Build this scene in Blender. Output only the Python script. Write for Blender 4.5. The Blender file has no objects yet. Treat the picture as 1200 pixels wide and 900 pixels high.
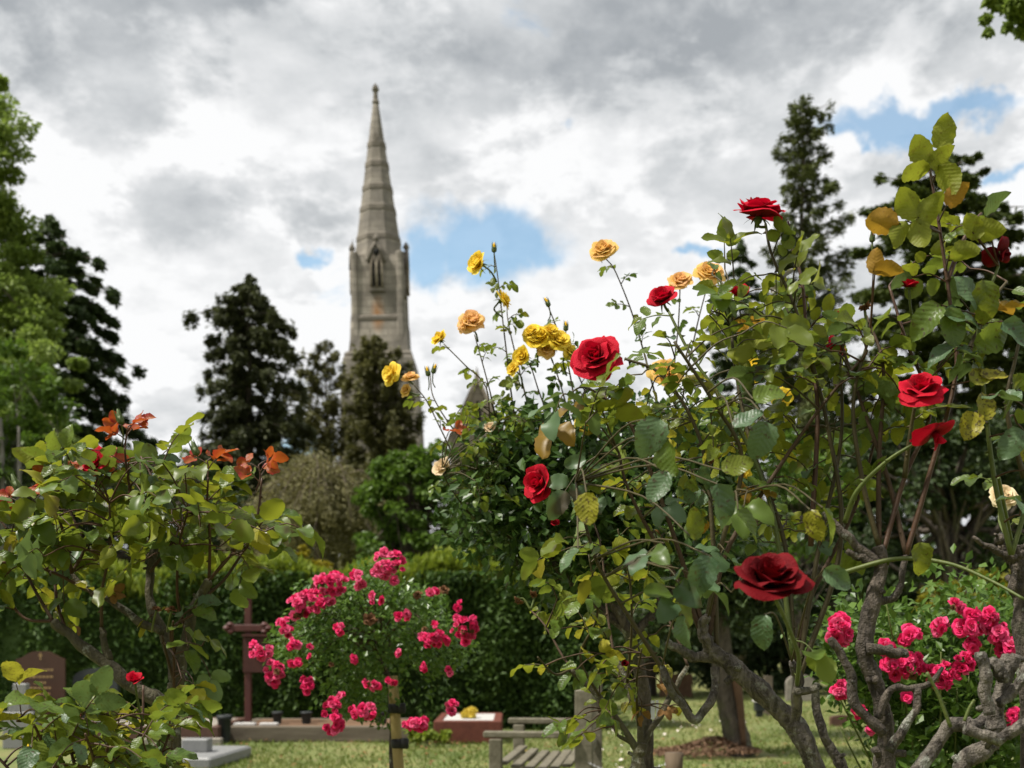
import bpy, math, random
import numpy as np
from mathutils import Vector, Matrix, Quaternion

# ------------------------------------------------------------------ camera, sky, sun, exposure
F = 1400.0            # focal length in photo pixels (photo 1200 x 900)
HZ = 750.0            # horizon row
CAMH = 1.23           # eye height, photographer crouching
sc = bpy.context.scene
col = sc.collection
cd = bpy.data.cameras.new('camera')
cam = bpy.data.objects.new('camera', cd); col.objects.link(cam)
cam.location = (0, 0, CAMH); cam.rotation_euler = (math.pi/2, 0, 0)
cd.sensor_width = 36.0; cd.lens = F/1200*36.0
cd.shift_y = (HZ-450)/1200.0
cd.clip_start = 0.05; cd.clip_end = 2000
cd.dof.use_dof = True; cd.dof.focus_distance = 2.45; cd.dof.aperture_fstop = 5.8
sc.camera = cam

SUN_EL, SUN_AZ = math.radians(60), math.radians(-108)
sundir = Vector((math.sin(SUN_AZ)*math.cos(SUN_EL), math.cos(SUN_AZ)*math.cos(SUN_EL), math.sin(SUN_EL)))
w = bpy.data.worlds.new('World'); sc.world = w; w.use_nodes = True
def build_world():
    nt = w.node_tree; N = nt.nodes; L = nt.links; N.clear()
    def nd(t, **k):
        n = N.new(t)
        for a, v in k.items(): setattr(n, a, v)
        return n
    def math_(op, a, b=None, c=None, clamp=False):
        n = nd('ShaderNodeMath', operation=op, use_clamp=clamp)
        for i, v in enumerate((a, b, c)):
            if v is None: continue
            if isinstance(v, (int, float)): n.inputs[i].default_value = v
            else: L.new(v, n.inputs[i])
        return n.outputs[0]
    out = nd('ShaderNodeOutputWorld'); bg = nd('ShaderNodeBackground')
    L.new(bg.outputs[0], out.inputs[0]); bg.inputs[1].default_value = 0.1
    sky = nd('ShaderNodeTexSky', sky_type='NISHITA', sun_disc=False, sun_elevation=SUN_EL, sun_rotation=SUN_AZ)
    sky.air_density = 1.0; sky.dust_density = 0.8; sky.ozone_density = 0.5
    tc = nd('ShaderNodeTexCoord')
    nrm = nd('ShaderNodeVectorMath', operation='NORMALIZE'); L.new(tc.outputs['Generated'], nrm.inputs[0])
    d = nrm.outputs[0]
    sp = nd('ShaderNodeSeparateXYZ'); L.new(d, sp.inputs[0])
    zz = math_('ADD', math_('MAXIMUM', sp.outputs[2], 0.0), 0.30)
    cb = nd('ShaderNodeCombineXYZ')
    L.new(math_('DIVIDE', sp.outputs[0], zz), cb.inputs[0]); L.new(math_('DIVIDE', sp.outputs[1], zz), cb.inputs[1])
    def noise(scale, detail, rough, off, dist=0.0):
        mp = nd('ShaderNodeMapping'); L.new(cb.outputs[0], mp.inputs[0]); mp.inputs['Location'].default_value = off
        n = nd('ShaderNodeTexNoise'); L.new(mp.outputs[0], n.inputs['Vector'])
        n.inputs['Scale'].default_value = scale; n.inputs['Detail'].default_value = detail
        n.inputs['Roughness'].default_value = rough; n.inputs['Distortion'].default_value = dist
        return n.outputs[0]
    nA = noise(2.6, 8, 0.58, (3.1, 1.7, 0), 0.3)     # cloud edges
    nB = noise(1.5, 6, 0.55, (7.7, 4.2, 0), 0.2)     # big light and dark cloud bodies
    nC = noise(7.0, 8, 0.62, (1.3, 8.8, 0), 0.12)
    # warped direction so that the gaps have ragged edges
    nv = nd('ShaderNodeTexNoise'); L.new(d, nv.inputs['Vector']); nv.inputs['Scale'].default_value = 11; nv.inputs['Detail'].default_value = 5; nv.inputs['Roughness'].default_value = 0.6
    sub = nd('ShaderNodeVectorMath', operation='SUBTRACT'); L.new(nv.outputs['Color'], sub.inputs[0]); sub.inputs[1].default_value = (0.5,)*3
    scl = nd('ShaderNodeVectorMath', operation='SCALE'); L.new(sub.outputs[0], scl.inputs[0]); scl.inputs['Scale'].default_value = 0.11
    ad = nd('ShaderNodeVectorMath', operation='ADD'); L.new(d, ad.inputs[0]); L.new(scl.outputs[0], ad.inputs[1])
    dw = ad.outputs[0]
    def spot(px, py, rx, ry):
        c = Vector(((px-600)/F, 1, (HZ-py)/F)).normalized()
        s = nd('ShaderNodeVectorMath', operation='SUBTRACT'); L.new(dw, s.inputs[0]); s.inputs[1].default_value = c
        m = nd('ShaderNodeVectorMath', operation='MULTIPLY'); L.new(s.outputs[0], m.inputs[0]); m.inputs[1].default_value = (F/rx, F/max(rx, ry), F/ry)
        l = nd('ShaderNodeVectorMath', operation='LENGTH'); L.new(m.outputs[0], l.inputs[0])
        mr = nd('ShaderNodeMapRange', interpolation_type='SMOOTHSTEP'); L.new(l.outputs['Value'], mr.inputs[0])
        mr.inputs[1].default_value = 0.45; mr.inputs[2].default_value = 1.18; mr.inputs[3].default_value = 1; mr.inputs[4].default_value = 0
        return mr.outputs[0]
    gap = None
    for a in ((575, 288, 100, 44), (505, 300, 50, 36), (625, 292, 50, 34), (1075, 135, 100, 20), (1005, 152, 40, 14), (1150, 120, 50, 18), (655, 170, 20, 11), (366, 312, 20, 14), (372, 528, 34, 26), (1170, 210, 30, 12), (820, 300, 30, 10)):
        s = spot(*a); gap = s if gap is None else math_('MAXIMUM', gap, s)
    # a broken cloud deck all round: gaps where the noise is low, plus the gaps above
    mr = nd('ShaderNodeMapRange', interpolation_type='SMOOTHSTEP'); L.new(nA, mr.inputs[0])
    mr.inputs[1].default_value = 0.24; mr.inputs[2].default_value = 0.36
    cover = math_('MULTIPLY', mr.outputs[0], math_('SUBTRACT', 1.0, math_('MULTIPLY', gap, 0.80)), clamp=True)
    dark = None
    for a in ((170, 40, 300, 95), (430, 75, 240, 60), (700, 95, 150, 55), (385, 255, 62, 50), (360, 280, 40, 26), (880, 40, 260, 50), (215, 235, 90, 40)):
        s = spot(*a); dark = s if dark is None else math_('MAXIMUM', dark, s)
    light = None
    for a in ((560, 125, 90, 60), (230, 330, 220, 130), (720, 330, 160, 90), (500, 395, 130, 60)):
        s = spot(*a); light = s if light is None else math_('MAXIMUM', light, s)
    g = math_('ADD', math_('MULTIPLY', nB, 0.72), math_('MULTIPLY', nC, 0.60))
    bl = noise(4.6, 9, 0.6, (11.4, 2.9, 0), 0.15)
    mb_ = nd('ShaderNodeMapRange', interpolation_type='SMOOTHSTEP'); L.new(bl, mb_.inputs[0]); mb_.inputs[1].default_value = 0.45; mb_.inputs[2].default_value = 0.57; mb_.inputs[3].default_value = -0.11; mb_.inputs[4].default_value = 0.09
    g = math_('ADD', g, mb_.outputs[0])
    g = math_('ADD', g, math_('MULTIPLY', light, 0.14))
    g = math_('SUBTRACT', g, math_('MULTIPLY', dark, 0.155))
    rp = nd('ShaderNodeValToRGB'); L.new(g, rp.inputs[0]); cr = rp.color_ramp
    cr.elements[0].position = 0.33; cr.elements[0].color = (0.36, 0.385, 0.41, 1)
    cr.elements[1].position = 0.73; cr.elements[1].color = (0.90, 0.905, 0.91, 1)
    e = cr.elements.new(0.52); e.color = (0.60, 0.62, 0.635, 1)
    e = cr.elements.new(0.64); e.color = (0.76, 0.77, 0.78, 1)
    sc10 = nd('ShaderNodeVectorMath', operation='SCALE'); L.new(rp.outputs[0], sc10.inputs[0]); sc10.inputs['Scale'].default_value = 7.7
    mx = nd('ShaderNodeMix', data_type='RGBA'); L.new(cover, mx.inputs[0])
    sk = nd('ShaderNodeVectorMath', operation='MULTIPLY'); L.new(sky.outputs[0], sk.inputs[0]); sk.inputs[1].default_value = (1.15, 1.42, 1.35); L.new(sk.outputs[0], mx.inputs[6]); L.new(sc10.outputs[0], mx.inputs[7])
    L.new(mx.outputs[2], bg.inputs[0])
build_world()
sl = bpy.data.lights.new('sun', 'SUN'); sl.energy = 5.0; sl.angle = math.radians(4); sl.color = (1, 0.95, 0.87)
so = bpy.data.objects.new('sun', sl); col.objects.link(so); so.rotation_euler = (-sundir).to_track_quat('-Z', 'Y').to_euler()
vs = sc.view_settings; vs.view_transform = 'Standard'; vs.look = 'None'; vs.gamma = 1; vs.exposure = 0.5; vs.use_curve_mapping = False
sc.render.engine = 'CYCLES'
sc.cycles.max_bounces = 6; sc.cycles.diffuse_bounces = 3; sc.cycles.glossy_bounces = 2; sc.cycles.transmission_bounces = 3
sc.cycles.transparent_max_bounces = 4; sc.cycles.caustics_reflective = False; sc.cycles.caustics_refractive = False
sc.cycles.use_denoising = True

# ------------------------------------------------------------------ helpers
def P(px, py, D): return np.array(((px-600)/F*D, D, CAMH+(HZ-py)/F*D))
def G(px, D): return np.array(((px-600)/F*D, D, 0.0))
def K(D): return D/F          # metres per pixel at depth D
def RNG(s): return np.random.default_rng(s)

class MB:
    """collects geometry; build() links it as one mesh object"""
    def __init__(s): s.V = []; s.L = []; s.S = []; s.M = []; s.A = []; s.n = 0
    def add(s, V, Fc, mat=0, attr=None):
        V = np.asarray(V, float).reshape(-1, 3); Fc = np.asarray(Fc, int)
        if len(V) == 0 or len(Fc) == 0: return
        s.V.append(V); s.L.append((Fc+s.n).ravel()); s.S.append(np.full(len(Fc), Fc.shape[1])); s.M.append(np.full(len(Fc), mat))
        s.A.append(np.zeros(len(V)) if attr is None else np.asarray(attr, float)); s.n += len(V)
    def mesh(s, name, mats, smooth=True, attr=False):
        me = bpy.data.meshes.new(name)
        V = np.concatenate(s.V); Lp = np.concatenate(s.L); S = np.concatenate(s.S); M = np.concatenate(s.M)
        me.vertices.add(len(V)); me.vertices.foreach_set('co', V.astype(np.float32).ravel())
        me.loops.add(len(Lp)); me.loops.foreach_set('vertex_index', Lp.astype(np.int32))
        me.polygons.add(len(S)); st = np.concatenate(([0], np.cumsum(S)[:-1]))
        me.polygons.foreach_set('loop_start', st.astype(np.int32))
        me.polygons.foreach_set('material_index', M.astype(np.int32))
        me.polygons.foreach_set('use_smooth', np.full(len(S), smooth))
        for m in (mats if isinstance(mats, (list, tuple)) else [mats]): me.materials.append(m)
        if attr:
            a = me.attributes.new('pv', 'FLOAT', 'POINT'); a.data.foreach_set('value', np.concatenate(s.A).astype(np.float32))
        me.update(calc_edges=True); me.validate()
        return me
    # shapes
    def box(s, c, sz, mat=0, rz=0.0, taper=0.0, bev=0.0):
        x, y, z = np.array(sz)/2; t = 1-taper
        if bev > 0:
            b = min(bev, x*.45, y*.45, z*.45)
            lay = [(-z, b), (-z+b, 0), (z-b, 0), (z, b)]
        else: lay = [(-z, 0), (z, 0)]
        V = []; 
        for k, (h, ins) in enumerate(lay):
            q = t if h > 0 else 1
            X, Y = (x-ins)*q, (y-ins)*q
            if bev > 0: V += [(-X+b, -Y, h), (X-b, -Y, h), (X, -Y+b, h), (X, Y-b, h), (X-b, Y, h), (-X+b, Y, h), (-X, Y-b, h), (-X, -Y+b, h)]
            else: V += [(-X, -Y, h), (X, -Y, h), (X, Y, h), (-X, Y, h)]
        m = 8 if bev > 0 else 4; V = np.array(V)
        ca, sa = math.cos(rz), math.sin(rz)
        V = np.stack((V[:, 0]*ca-V[:, 1]*sa, V[:, 0]*sa+V[:, 1]*ca, V[:, 2]), 1)+np.array(c)
        Q = [(k*m+i, k*m+(i+1) % m, (k+1)*m+(i+1) % m, (k+1)*m+i) for k in range(len(lay)-1) for i in range(m)]
        n0 = s.n; s.add(V, Q, mat)
        s.L.append(n0+np.arange(m)[::-1]); s.S.append(np.array([m])); s.M.append(np.array([mat]))
        s.L.append(n0+(len(lay)-1)*m+np.arange(m)); s.S.append(np.array([m])); s.M.append(np.array([mat]))
    def prism(s, outline, y0, y1, mat=0):
        """outline in x,z extruded along y"""
        o = np.array(outline, float); n = len(o)
        V = np.concatenate((np.stack((o[:, 0], np.full(n, y0), o[:, 1]), 1), np.stack((o[:, 0], np.full(n, y1), o[:, 1]), 1)))
        n0 = s.n; s.add(V, [(i, (i+1) % n, n+(i+1) % n, n+i) for i in range(n)], mat)
        s.L.append(n0+np.arange(n)); s.S.append(np.array([n])); s.M.append(np.array([mat]))
        s.L.append(n0+n+np.arange(n)[::-1]); s.S.append(np.array([n])); s.M.append(np.array([mat]))
    def tube(s, pts, rad, sides=6, mat=0, rough=0.0, rng=None, cap=True):
        pts = np.asarray(pts, float); n = len(pts); rad = np.broadcast_to(np.asarray(rad, float), (n,))
        T = np.gradient(pts, axis=0); T /= np.linalg.norm(T, axis=1)[:, None]+1e-9
        u = np.cross(T[0], (0.31, 0.87, 0.38)); u /= np.linalg.norm(u)+1e-9
        U = []
        for i in range(n):
            u = u-T[i]*np.dot(u, T[i]); u /= np.linalg.norm(u)+1e-9; U.append(u)
        U = np.array(U); W = np.cross(T, U)
        a = np.arange(sides)*2*math.pi/sides
        R = np.repeat(rad[:, None], sides, 1)
        if rough and rng is not None:
            nz = rng.normal(0, 1, (n+8, sides)); nz = np.stack([np.convolve(nz[:, j_], np.ones(9)/3., 'valid') for j_ in range(sides)], 1)+.22*rng.normal(0, 1, (n, sides))
            R = R*(1+rough*nz)
        V = pts[:, None]+R[..., None]*(np.cos(a)[None, :, None]*U[:, None]+np.sin(a)[None, :, None]*W[:, None])
        Q = [(i*sides+j, i*sides+(j+1) % sides, (i+1)*sides+(j+1) % sides, (i+1)*sides+j) for i in range(n-1) for j in range(sides)]
        n0 = s.n; s.add(V, Q, mat)
        if cap:
            s.L.append(n0+np.arange(sides)[::-1]); s.S.append(np.array([sides])); s.M.append(np.array([mat]))
            s.L.append(n0+(n-1)*sides+np.arange(sides)); s.S.append(np.array([sides])); s.M.append(np.array([mat]))
    def lathe(s, c, prof, sides=12, mat=0, rot=0.0):
        """prof: list of (r, z)"""
        a = np.arange(sides)*2*math.pi/sides+rot
        V = np.array([[c[0]+r*math.cos(t), c[1]+r*math.sin(t), c[2]+z] for r, z in prof for t in a])
        m = len(prof); Q = [(i*sides+j, i*sides+(j+1) % sides, (i+1)*sides+(j+1) % sides, (i+1)*sides+j) for i in range(m-1) for j in range(sides)]
        n0 = s.n; s.add(V, Q, mat)
        s.L.append(n0+(m-1)*sides+np.arange(sides)); s.S.append(np.array([sides])); s.M.append(np.array([mat]))
    def cards(s, C, D, Nn, ln, wd, mat=0, fold=0.12):
        """leaf-sized folded rhombs: centre, direction, normal, length, width"""
        n = len(C)
        if n == 0: return
        D = D/(np.linalg.norm(D, axis=1)[:, None]+1e-9); S = np.cross(D, Nn); S /= np.linalg.norm(S, axis=1)[:, None]+1e-9
        N2 = np.cross(S, D); ln = np.broadcast_to(ln, (n,))[:, None]; wd = np.broadcast_to(wd, (n,))[:, None]
        a = C-D*ln*.5; b = C+S*wd*.5+D*ln*.05+N2*wd*fold; e = C+D*ln*.5; f = C-S*wd*.5+D*ln*.05+N2*wd*fold
        V = np.stack((a, b, e, f), 1).reshape(-1, 3)
        s.add(V, np.arange(n*4).reshape(-1, 4), mat)

def link(name, me, parent=None, M=None, base=None):
    o = bpy.data.objects.new(name, me); col.objects.link(o)
    if parent is not None:
        o.parent = parent
        if base is None: base = parent.location
        o.matrix_basis = (Matrix.Translation(-Vector(base)) @ M) if M is not None else Matrix.Translation(-Vector(base))
    elif M is not None: o.matrix_basis = M
    return o
def thing(name, label, cat, base, group=None):
    o = bpy.data.objects.new(name, None); col.objects.link(o); o.location = Vector(base); o.empty_display_size = 0.1
    o['label'] = label; o['category'] = cat
    if group: o['group'] = group
    return o
def tag(o, label=None, cat=None, group=None, kind=None):
    if label: o['label'] = label
    if cat: o['category'] = cat
    if group: o['group'] = group
    if kind: o['kind'] = kind
    return o
def catmull(pts, n=8):
    p = np.asarray(pts, float)
    if len(p) < 3: return np.array([p[0]+(p[-1]-p[0])*t for t in np.linspace(0, 1, n+1)])
    q = np.concatenate(([2*p[0]-p[1]], p, [2*p[-1]-p[-2]])); o = []
    for i in range(1, len(q)-2):
        for t in np.linspace(0, 1, n, endpoint=False):
            a, b, c, d = q[i-1], q[i], q[i+1], q[i+2]
            o.append(.5*(2*b+(c-a)*t+(2*a-5*b+4*c-d)*t*t+(3*b-a-3*c+d)*t**3))
    o.append(p[-1]); return np.array(o)
def unit(v): v = np.asarray(v, float); return v/(np.linalg.norm(v)+1e-9)
def in_poly(x, y, poly):
    c = False; j = len(poly)-1
    for i in range(len(poly)):
        xi, yi = poly[i]; xj, yj = poly[j]
        if (yi > y) != (yj > y) and x < (xj-xi)*(y-yi)/(yj-yi)+xi: c = not c
        j = i
    return c
def sample_poly(poly, n, rng):
    xs = [p[0] for p in poly]; ys = [p[1] for p in poly]; o = []
    while len(o) < n:
        x = rng.uniform(min(xs), max(xs)); y = rng.uniform(min(ys), max(ys))
        if in_poly(x, y, poly): o.append((x, y))
    return o

# ------------------------------------------------------------------ materials
class NT:
    def __init__(s, name):
        s.m = bpy.data.materials.new(name); s.m.use_nodes = True; s.nt = s.m.node_tree; s.N = s.nt.nodes; s.L = s.nt.links; s.N.clear()
        s.out = s.N.new('ShaderNodeOutputMaterial')
    def nd(s, t, ins=None, **k):
        n = s.N.new(t)
        for a, v in k.items(): setattr(n, a, v)
        for i, v in (ins or {}).items():
            if hasattr(v, 'is_output'): s.L.new(v, n.inputs[i])
            else: n.inputs[i].default_value = v
        return n
    def math(s, op, a, b=0.0, clamp=False):
        return s.nd('ShaderNodeMath', {0: a, 1: b}, operation=op, use_clamp=clamp).outputs[0]
    def mix(s, f, a, b, bt='MIX'):
        return s.nd('ShaderNodeMix', {0: f, 6: a, 7: b}, data_type='RGBA', blend_type=bt).outputs[2]
    def noise(s, sc_, det=4, rough=0.55, vec=None, dist=0.0, fac=True):
        i = {'Scale': sc_, 'Detail': det, 'Roughness': rough, 'Distortion': dist}
        if vec is not None: i['Vector'] = vec
        return s.nd('ShaderNodeTexNoise', i).outputs[0 if fac else 1]
    def ramp(s, f, stops):
        n = s.nd('ShaderNodeValToRGB', {0: f}); c = n.color_ramp
        while len(c.elements) < len(stops): c.elements.new(0.5)
        for e, (p, v) in zip(c.elements, stops): e.position = p; e.color = (*v, 1) if len(v) == 3 else v
        return n.outputs[0]
    def obj(s): return s.nd('ShaderNodeTexCoord').outputs['Object']
    def pbr(s, colr, rough, bump=None, bstr=0.3, bdist=0.01, **k):
        i = {'Base Color': colr, 'Roughness': rough}; i.update(k)
        b = s.nd('ShaderNodeBsdfPrincipled', i)
        if bump is not None:
            n = s.nd('ShaderNodeBump', {'Height': bump, 'Strength': bstr, 'Distance': bdist}); s.L.new(n.outputs[0], b.inputs['Normal'])
        return b.outputs[0]
    def end(s, sh): s.L.new(sh, s.out.inputs[0]); return s.m
def c4(c): return (*c, 1)

def rose_leaf_mat(name, top, alt, under, spot=0.0, trans=0.35, rough=0.36, edge=None):
    n = NT(name); oi = n.nd('ShaderNodeObjectInfo').outputs['Random']; o = n.obj()
    sp = n.nd('ShaderNodeSeparateXYZ', {0: o})
    ax = n.math('ABSOLUTE', sp.outputs[0])
    c = n.mix(oi, c4(top), c4(alt))
    off = n.nd('ShaderNodeVectorMath', {0: o, 1: n.nd('ShaderNodeCombineXYZ', {0: n.math('MULTIPLY', oi, 97.0), 1: n.math('MULTIPLY', oi, 31.0)}).outputs[0]}, operation='ADD').outputs[0]
    blot = n.noise(3.0, 4, .6, off)
    c = n.mix(n.math('MULTIPLY', n.math('SUBTRACT', blot, 0.35, True), 1.1), c, c4([x*1.5+.01 for x in alt]))
    # veins
    ph = n.math('SUBTRACT', sp.outputs[1], n.math('MULTIPLY', ax, 0.75))
    wv = n.math('SINE', n.math('MULTIPLY', ph, 50.0))
    mid = n.math('LESS_THAN', ax, 0.012)
    vein = n.math('MAXIMUM', n.math('MULTIPLY', n.math('SUBTRACT', wv, 0.72, True), 1.1), n.math('MULTIPLY', mid, 0.8))
    c = n.mix(n.math('MULTIPLY', vein, 0.16), c, c4([min(1, x*1.9+.01) for x in alt]))
    if edge is not None:
        c = n.mix(n.math('MULTIPLY', n.math('MULTIPLY', ax, 3.0, True), n.math('GREATER_THAN', oi, 0.4)), c, c4(edge))
    if spot > 0:
        s1 = n.noise(8.0, 3, .6, off); m1 = n.nd('ShaderNodeMapRange', {0: s1, 1: 0.62-.1*spot, 2: 0.68-.1*spot}).outputs[0]
        c = n.mix(n.math('MULTIPLY', m1, 0.85), c, (0.045, 0.022, 0.012, 1))
    bf = n.nd('ShaderNodeNewGeometry').outputs['Backfacing']
    und = n.mix(0.55, c, c4(under)); c2 = n.mix(bf, c, und)
    bump = n.math('ADD', n.math('MULTIPLY', wv, 0.07), n.math('MULTIPLY', n.noise(4, 3, .55, off), 1.0))
    rg = n.math('ADD', n.math('MULTIPLY', bf, 0.2), n.math('ADD', n.math('MULTIPLY', blot, 0.22), rough-.04))
    p = n.pbr(c2, rg, bump, 0.18, 0.02, **{'Specular IOR Level': 0.36})
    t = n.nd('ShaderNodeBsdfTranslucent', {0: n.mix(0.5, c, c4(under), 'MIX')}).outputs[0]
    return n.end(n.nd('ShaderNodeMixShader', {0: trans, 1: p, 2: t}).outputs[0])

def foliage_mat(name, a, b, trans=0.25, rough=0.55, big=0.5):
    n = NT(name); g = n.nd('ShaderNodeNewGeometry'); r = g.outputs['Random Per Island']
    nz = n.noise(big, 3, .6, n.obj())
    f = n.math('ADD', n.math('MULTIPLY', r, 0.55), n.math('MULTIPLY', n.math('SUBTRACT', nz, 0.3, True), 1.2), True)
    c = n.mix(f, c4(a), c4(b))
    p = n.pbr(c, rough, **{'Specular IOR Level': 0.35})
    t = n.nd('ShaderNodeBsdfTranslucent', {0: c}).outputs[0]
    return n.end(n.nd('ShaderNodeMixShader', {0: trans, 1: p, 2: t}).outputs[0])

def bark_mat(name, a, b, lichen=0.0, scale=1.0, bs=0.6):
    n = NT(name); o = n.obj()
    mp = n.nd('ShaderNodeMapping', {0: o, 3: (1, 1, 0.3)}).outputs[0]
    f1 = n.noise(55*scale, 6, .7, mp, .8); f2 = n.noise(7*scale, 4, .6, o)
    c = n.mix(n.ramp(f1, [(.40, (0, 0, 0)), (.62, (1, 1, 1))]), c4(a), c4(b))
    c = n.mix(n.math('MULTIPLY', f2, 0.5), c, c4([x*.45 for x in a]))
    if lichen:
        l = n.noise(22*scale, 5, .7, o); m = n.nd('ShaderNodeMapRange', {0: l, 1: .66-.12*lichen, 2: .72-.08*lichen}).outputs[0]
        c = n.mix(n.math('MULTIPLY', m, .75), c, (.33, .34, .28, 1))
        l2 = n.noise(5*scale, 4, .7, o); m2 = n.nd('ShaderNodeMapRange', {0: l2, 1: .56, 2: .66}).outputs[0]
        c = n.mix(n.math('MULTIPLY', m2, .5), c, (.07, .085, .025, 1))
    return n.end(n.pbr(c, .85, n.math('ADD', f1, n.noise(90*scale, 3, .6, o)), bs, 0.012))

def petal_mat(name, base, tip, alt=None, trans=0.3, rough=0.5, sheen=0.2, obj_var=True):
    n = NT(name); pv = n.nd('ShaderNodeAttribute', attribute_name='pv').outputs['Fac']
    oi = n.nd('ShaderNodeObjectInfo').outputs['Random']; r = n.nd('ShaderNodeNewGeometry').outputs['Random Per Island']
    c = n.mix(n.math('POWER', pv, 1.6), c4(base), c4(tip))
    if alt: c = n.mix(n.math('MULTIPLY', n.math('ADD', n.math('MULTIPLY', oi, .6), n.math('MULTIPLY', r, .5)), pv), c, c4(alt))
    nz = n.noise(9, 4, .6, n.obj())
    c = n.mix(n.math('MULTIPLY', nz, .2), c, c4([x*.55 for x in base]))
    p = n.pbr(c, rough, n.noise(16, 3, .6, n.obj()), .25, .03, **{'Sheen Weight': sheen*.25, 'Sheen Roughness': .5, 'Specular IOR Level': .12})
    t = n.nd('ShaderNodeBsdfTranslucent', {0: c}).outputs[0]
    return n.end(n.nd('ShaderNodeMixShader', {0: trans, 1: p, 2: t}).outputs[0])

def plain_mat(name, a, b, scale=8, rough=.8, bump=.3, det=5, spec=.3, stretch=(1, 1, 1)):
    n = NT(name); o = n.nd('ShaderNodeMapping', {0: n.obj(), 3: stretch}).outputs[0]
    f = n.noise(scale, det, .62, o); c = n.mix(n.ramp(f, [(.3, (0, 0, 0)), (.7, (1, 1, 1))]), c4(a), c4(b))
    g = n.noise(scale*.22, 3, .6, n.obj()); c = n.mix(n.math('MULTIPLY', g, .5), c, c4([x*.5 for x in a]))
    return n.end(n.pbr(c, rough, n.noise(scale*3, 4, .65, o), bump, .01, **{'Specular IOR Level': spec}))

M = {}
M['leaf'] = rose_leaf_mat('rose_leaf', (.046, .090, .014), (.100, .150, .018), (.22, .26, .026), .28, .42, .32)
M['leaf_olive'] = rose_leaf_mat('rose_leaf_olive', (.066, .106, .012), (.135, .165, .015), (.29, .30, .02), .35, .50, .31)
M['leaf_dark'] = rose_leaf_mat('rose_leaf_dark', (.022, .055, .014), (.042, .088, .018), (.12, .18, .03), .1, .3, .32)
M['leaf_blue'] = rose_leaf_mat('rose_leaf_bluish', (.045, .088, .042), (.075, .125, .050), (.16, .22, .04), .3, .28, .36)
M['leaf_young'] = rose_leaf_mat('rose_leaf_young', (.28, .045, .010), (.30, .10, .012), (.45, .09, .015), 0, .45, .36, (.34, .02, .02))
M['leaf_bronze'] = rose_leaf_mat('rose_leaf_bronze', (.20, .10, .014), (.22, .15, .016), (.42, .22, .02), .1, .48, .34)
M['leaf_yellow'] = rose_leaf_mat('rose_leaf_yellow', (.18, .20, .018), (.30, .26, .02), (.36, .33, .03), .9, .42)
M['leaf_dry'] = rose_leaf_mat('rose_leaf_dry', (.16, .075, .02), (.22, .12, .03), (.2, .11, .03), .6, .25, .7)
M['stem'] = plain_mat('rose_stem', (.045, .035, .012), (.075, .06, .02), 30, .6, .2)
M['stem_red'] = plain_mat('rose_stem_red', (.055, .026, .014), (.09, .046, .020), 30, .55, .2)
M['stem_green'] = plain_mat('rose_stem_green', (.075, .105, .022), (.11, .13, .03), 30, .5, .2)
M['stem_brown'] = plain_mat('rose_stem_brown', (.05, .03, .016), (.09, .055, .028), 40, .75, .3)
M['calyx'] = plain_mat('calyx', (.06, .10, .025), (.10, .13, .03), 20, .55, .2)
M['bark'] = bark_mat('rose_bark', (.032, .024, .016), (.15, .12, .09), .6, 1, 1.0)
M['bark_pale'] = bark_mat('rose_bark_pale', (.045, .035, .026), (.23, .20, .16), .8, 1, 1.0)
M['bark_moss'] = bark_mat('rose_bark_mossy', (.05, .042, .022), (.11, .095, .05), .7)
M['trunk'] = bark_mat('tree_bark', (.05, .038, .028), (.15, .12, .09), .3, .35, 1.0)
M['trunk_pale'] = bark_mat('tree_bark_pale', (.14, .13, .11), (.26, .24, .20), .4, .25)
M['red'] = petal_mat('red_petal', (.15, .0008, .004), (.50, .0018, .014), (.60, .004, .030), .28, .6, .1)
M['red_dark'] = petal_mat('dark_red_petal', (.02, .0002, .0008), (.115, .0005, .003), (.16, .0008, .004), .16, .65, .0)
M['pink'] = petal_mat('pink_petal', (.66, .03, .13), (.78, .035, .17), (.86, .18, .34), .32, .5, .15)
M['pink_hot'] = petal_mat('hot_pink_petal', (.66, .008, .09), (.80, .014, .13), (.88, .07, .24), .34, .5, .15)
M['yellow'] = petal_mat('yellow_petal', (.86, .54, .006), (.88, .68, .04), (.88, .68, .12), .4, .5, .1)
M['peach'] = petal_mat('peach_petal', (.86, .62, .04), (.86, .60, .16), (.84, .46, .26), .4, .5, .1)
M['cream'] = petal_mat('cream_petal', (.80, .62, .25), (.82, .72, .48), (.80, .55, .40), .35, .5, .1)
M['withered'] = petal_mat('withered_petal', (.10, .045, .02), (.16, .07, .03), (.22, .12, .06), .15, .8, .0)
M['hedge'] = foliage_mat('hedge_foliage', (.030, .068, .014), (.080, .140, .022), .3, .6, 1.2)
M['hedge_lit'] = foliage_mat('hedge_lit_top', (.12, .18, .015), (.27, .32, .028), .45, .55, 1.2)  # paler hedge green: light falling on the hedge top is put into the colour
M['cedar'] = foliage_mat('cedar_foliage', (.026, .050, .018), (.062, .092, .026), .25, .6, .25)
M['cedar_right'] = foliage_mat('cedar_foliage_right', (.032, .056, .012), (.095, .12, .02), .25, .6, .25)
M['yew'] = foliage_mat('yew_foliage', (.040, .050, .020), (.085, .095, .034), .3, .6, .25)
M['cypress'] = foliage_mat('cypress_foliage', (.055, .075, .022), (.115, .135, .036), .3, .6, .25)
M['olive_tree'] = foliage_mat('olive_brown_foliage', (.07, .074, .026), (.14, .135, .045), .3, .6, .3)
M['lime'] = foliage_mat('lime_foliage', (.12, .19, .03), (.24, .31, .06), .45, .5, .3)
M['far_green'] = foliage_mat('far_green_foliage', (.06, .09, .025), (.12, .15, .04), .3, .55, .3)
M['bush_green'] = foliage_mat('bush_green_foliage', (.050, .105, .012), (.125, .205, .024), .38, .5, .8)
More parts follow.
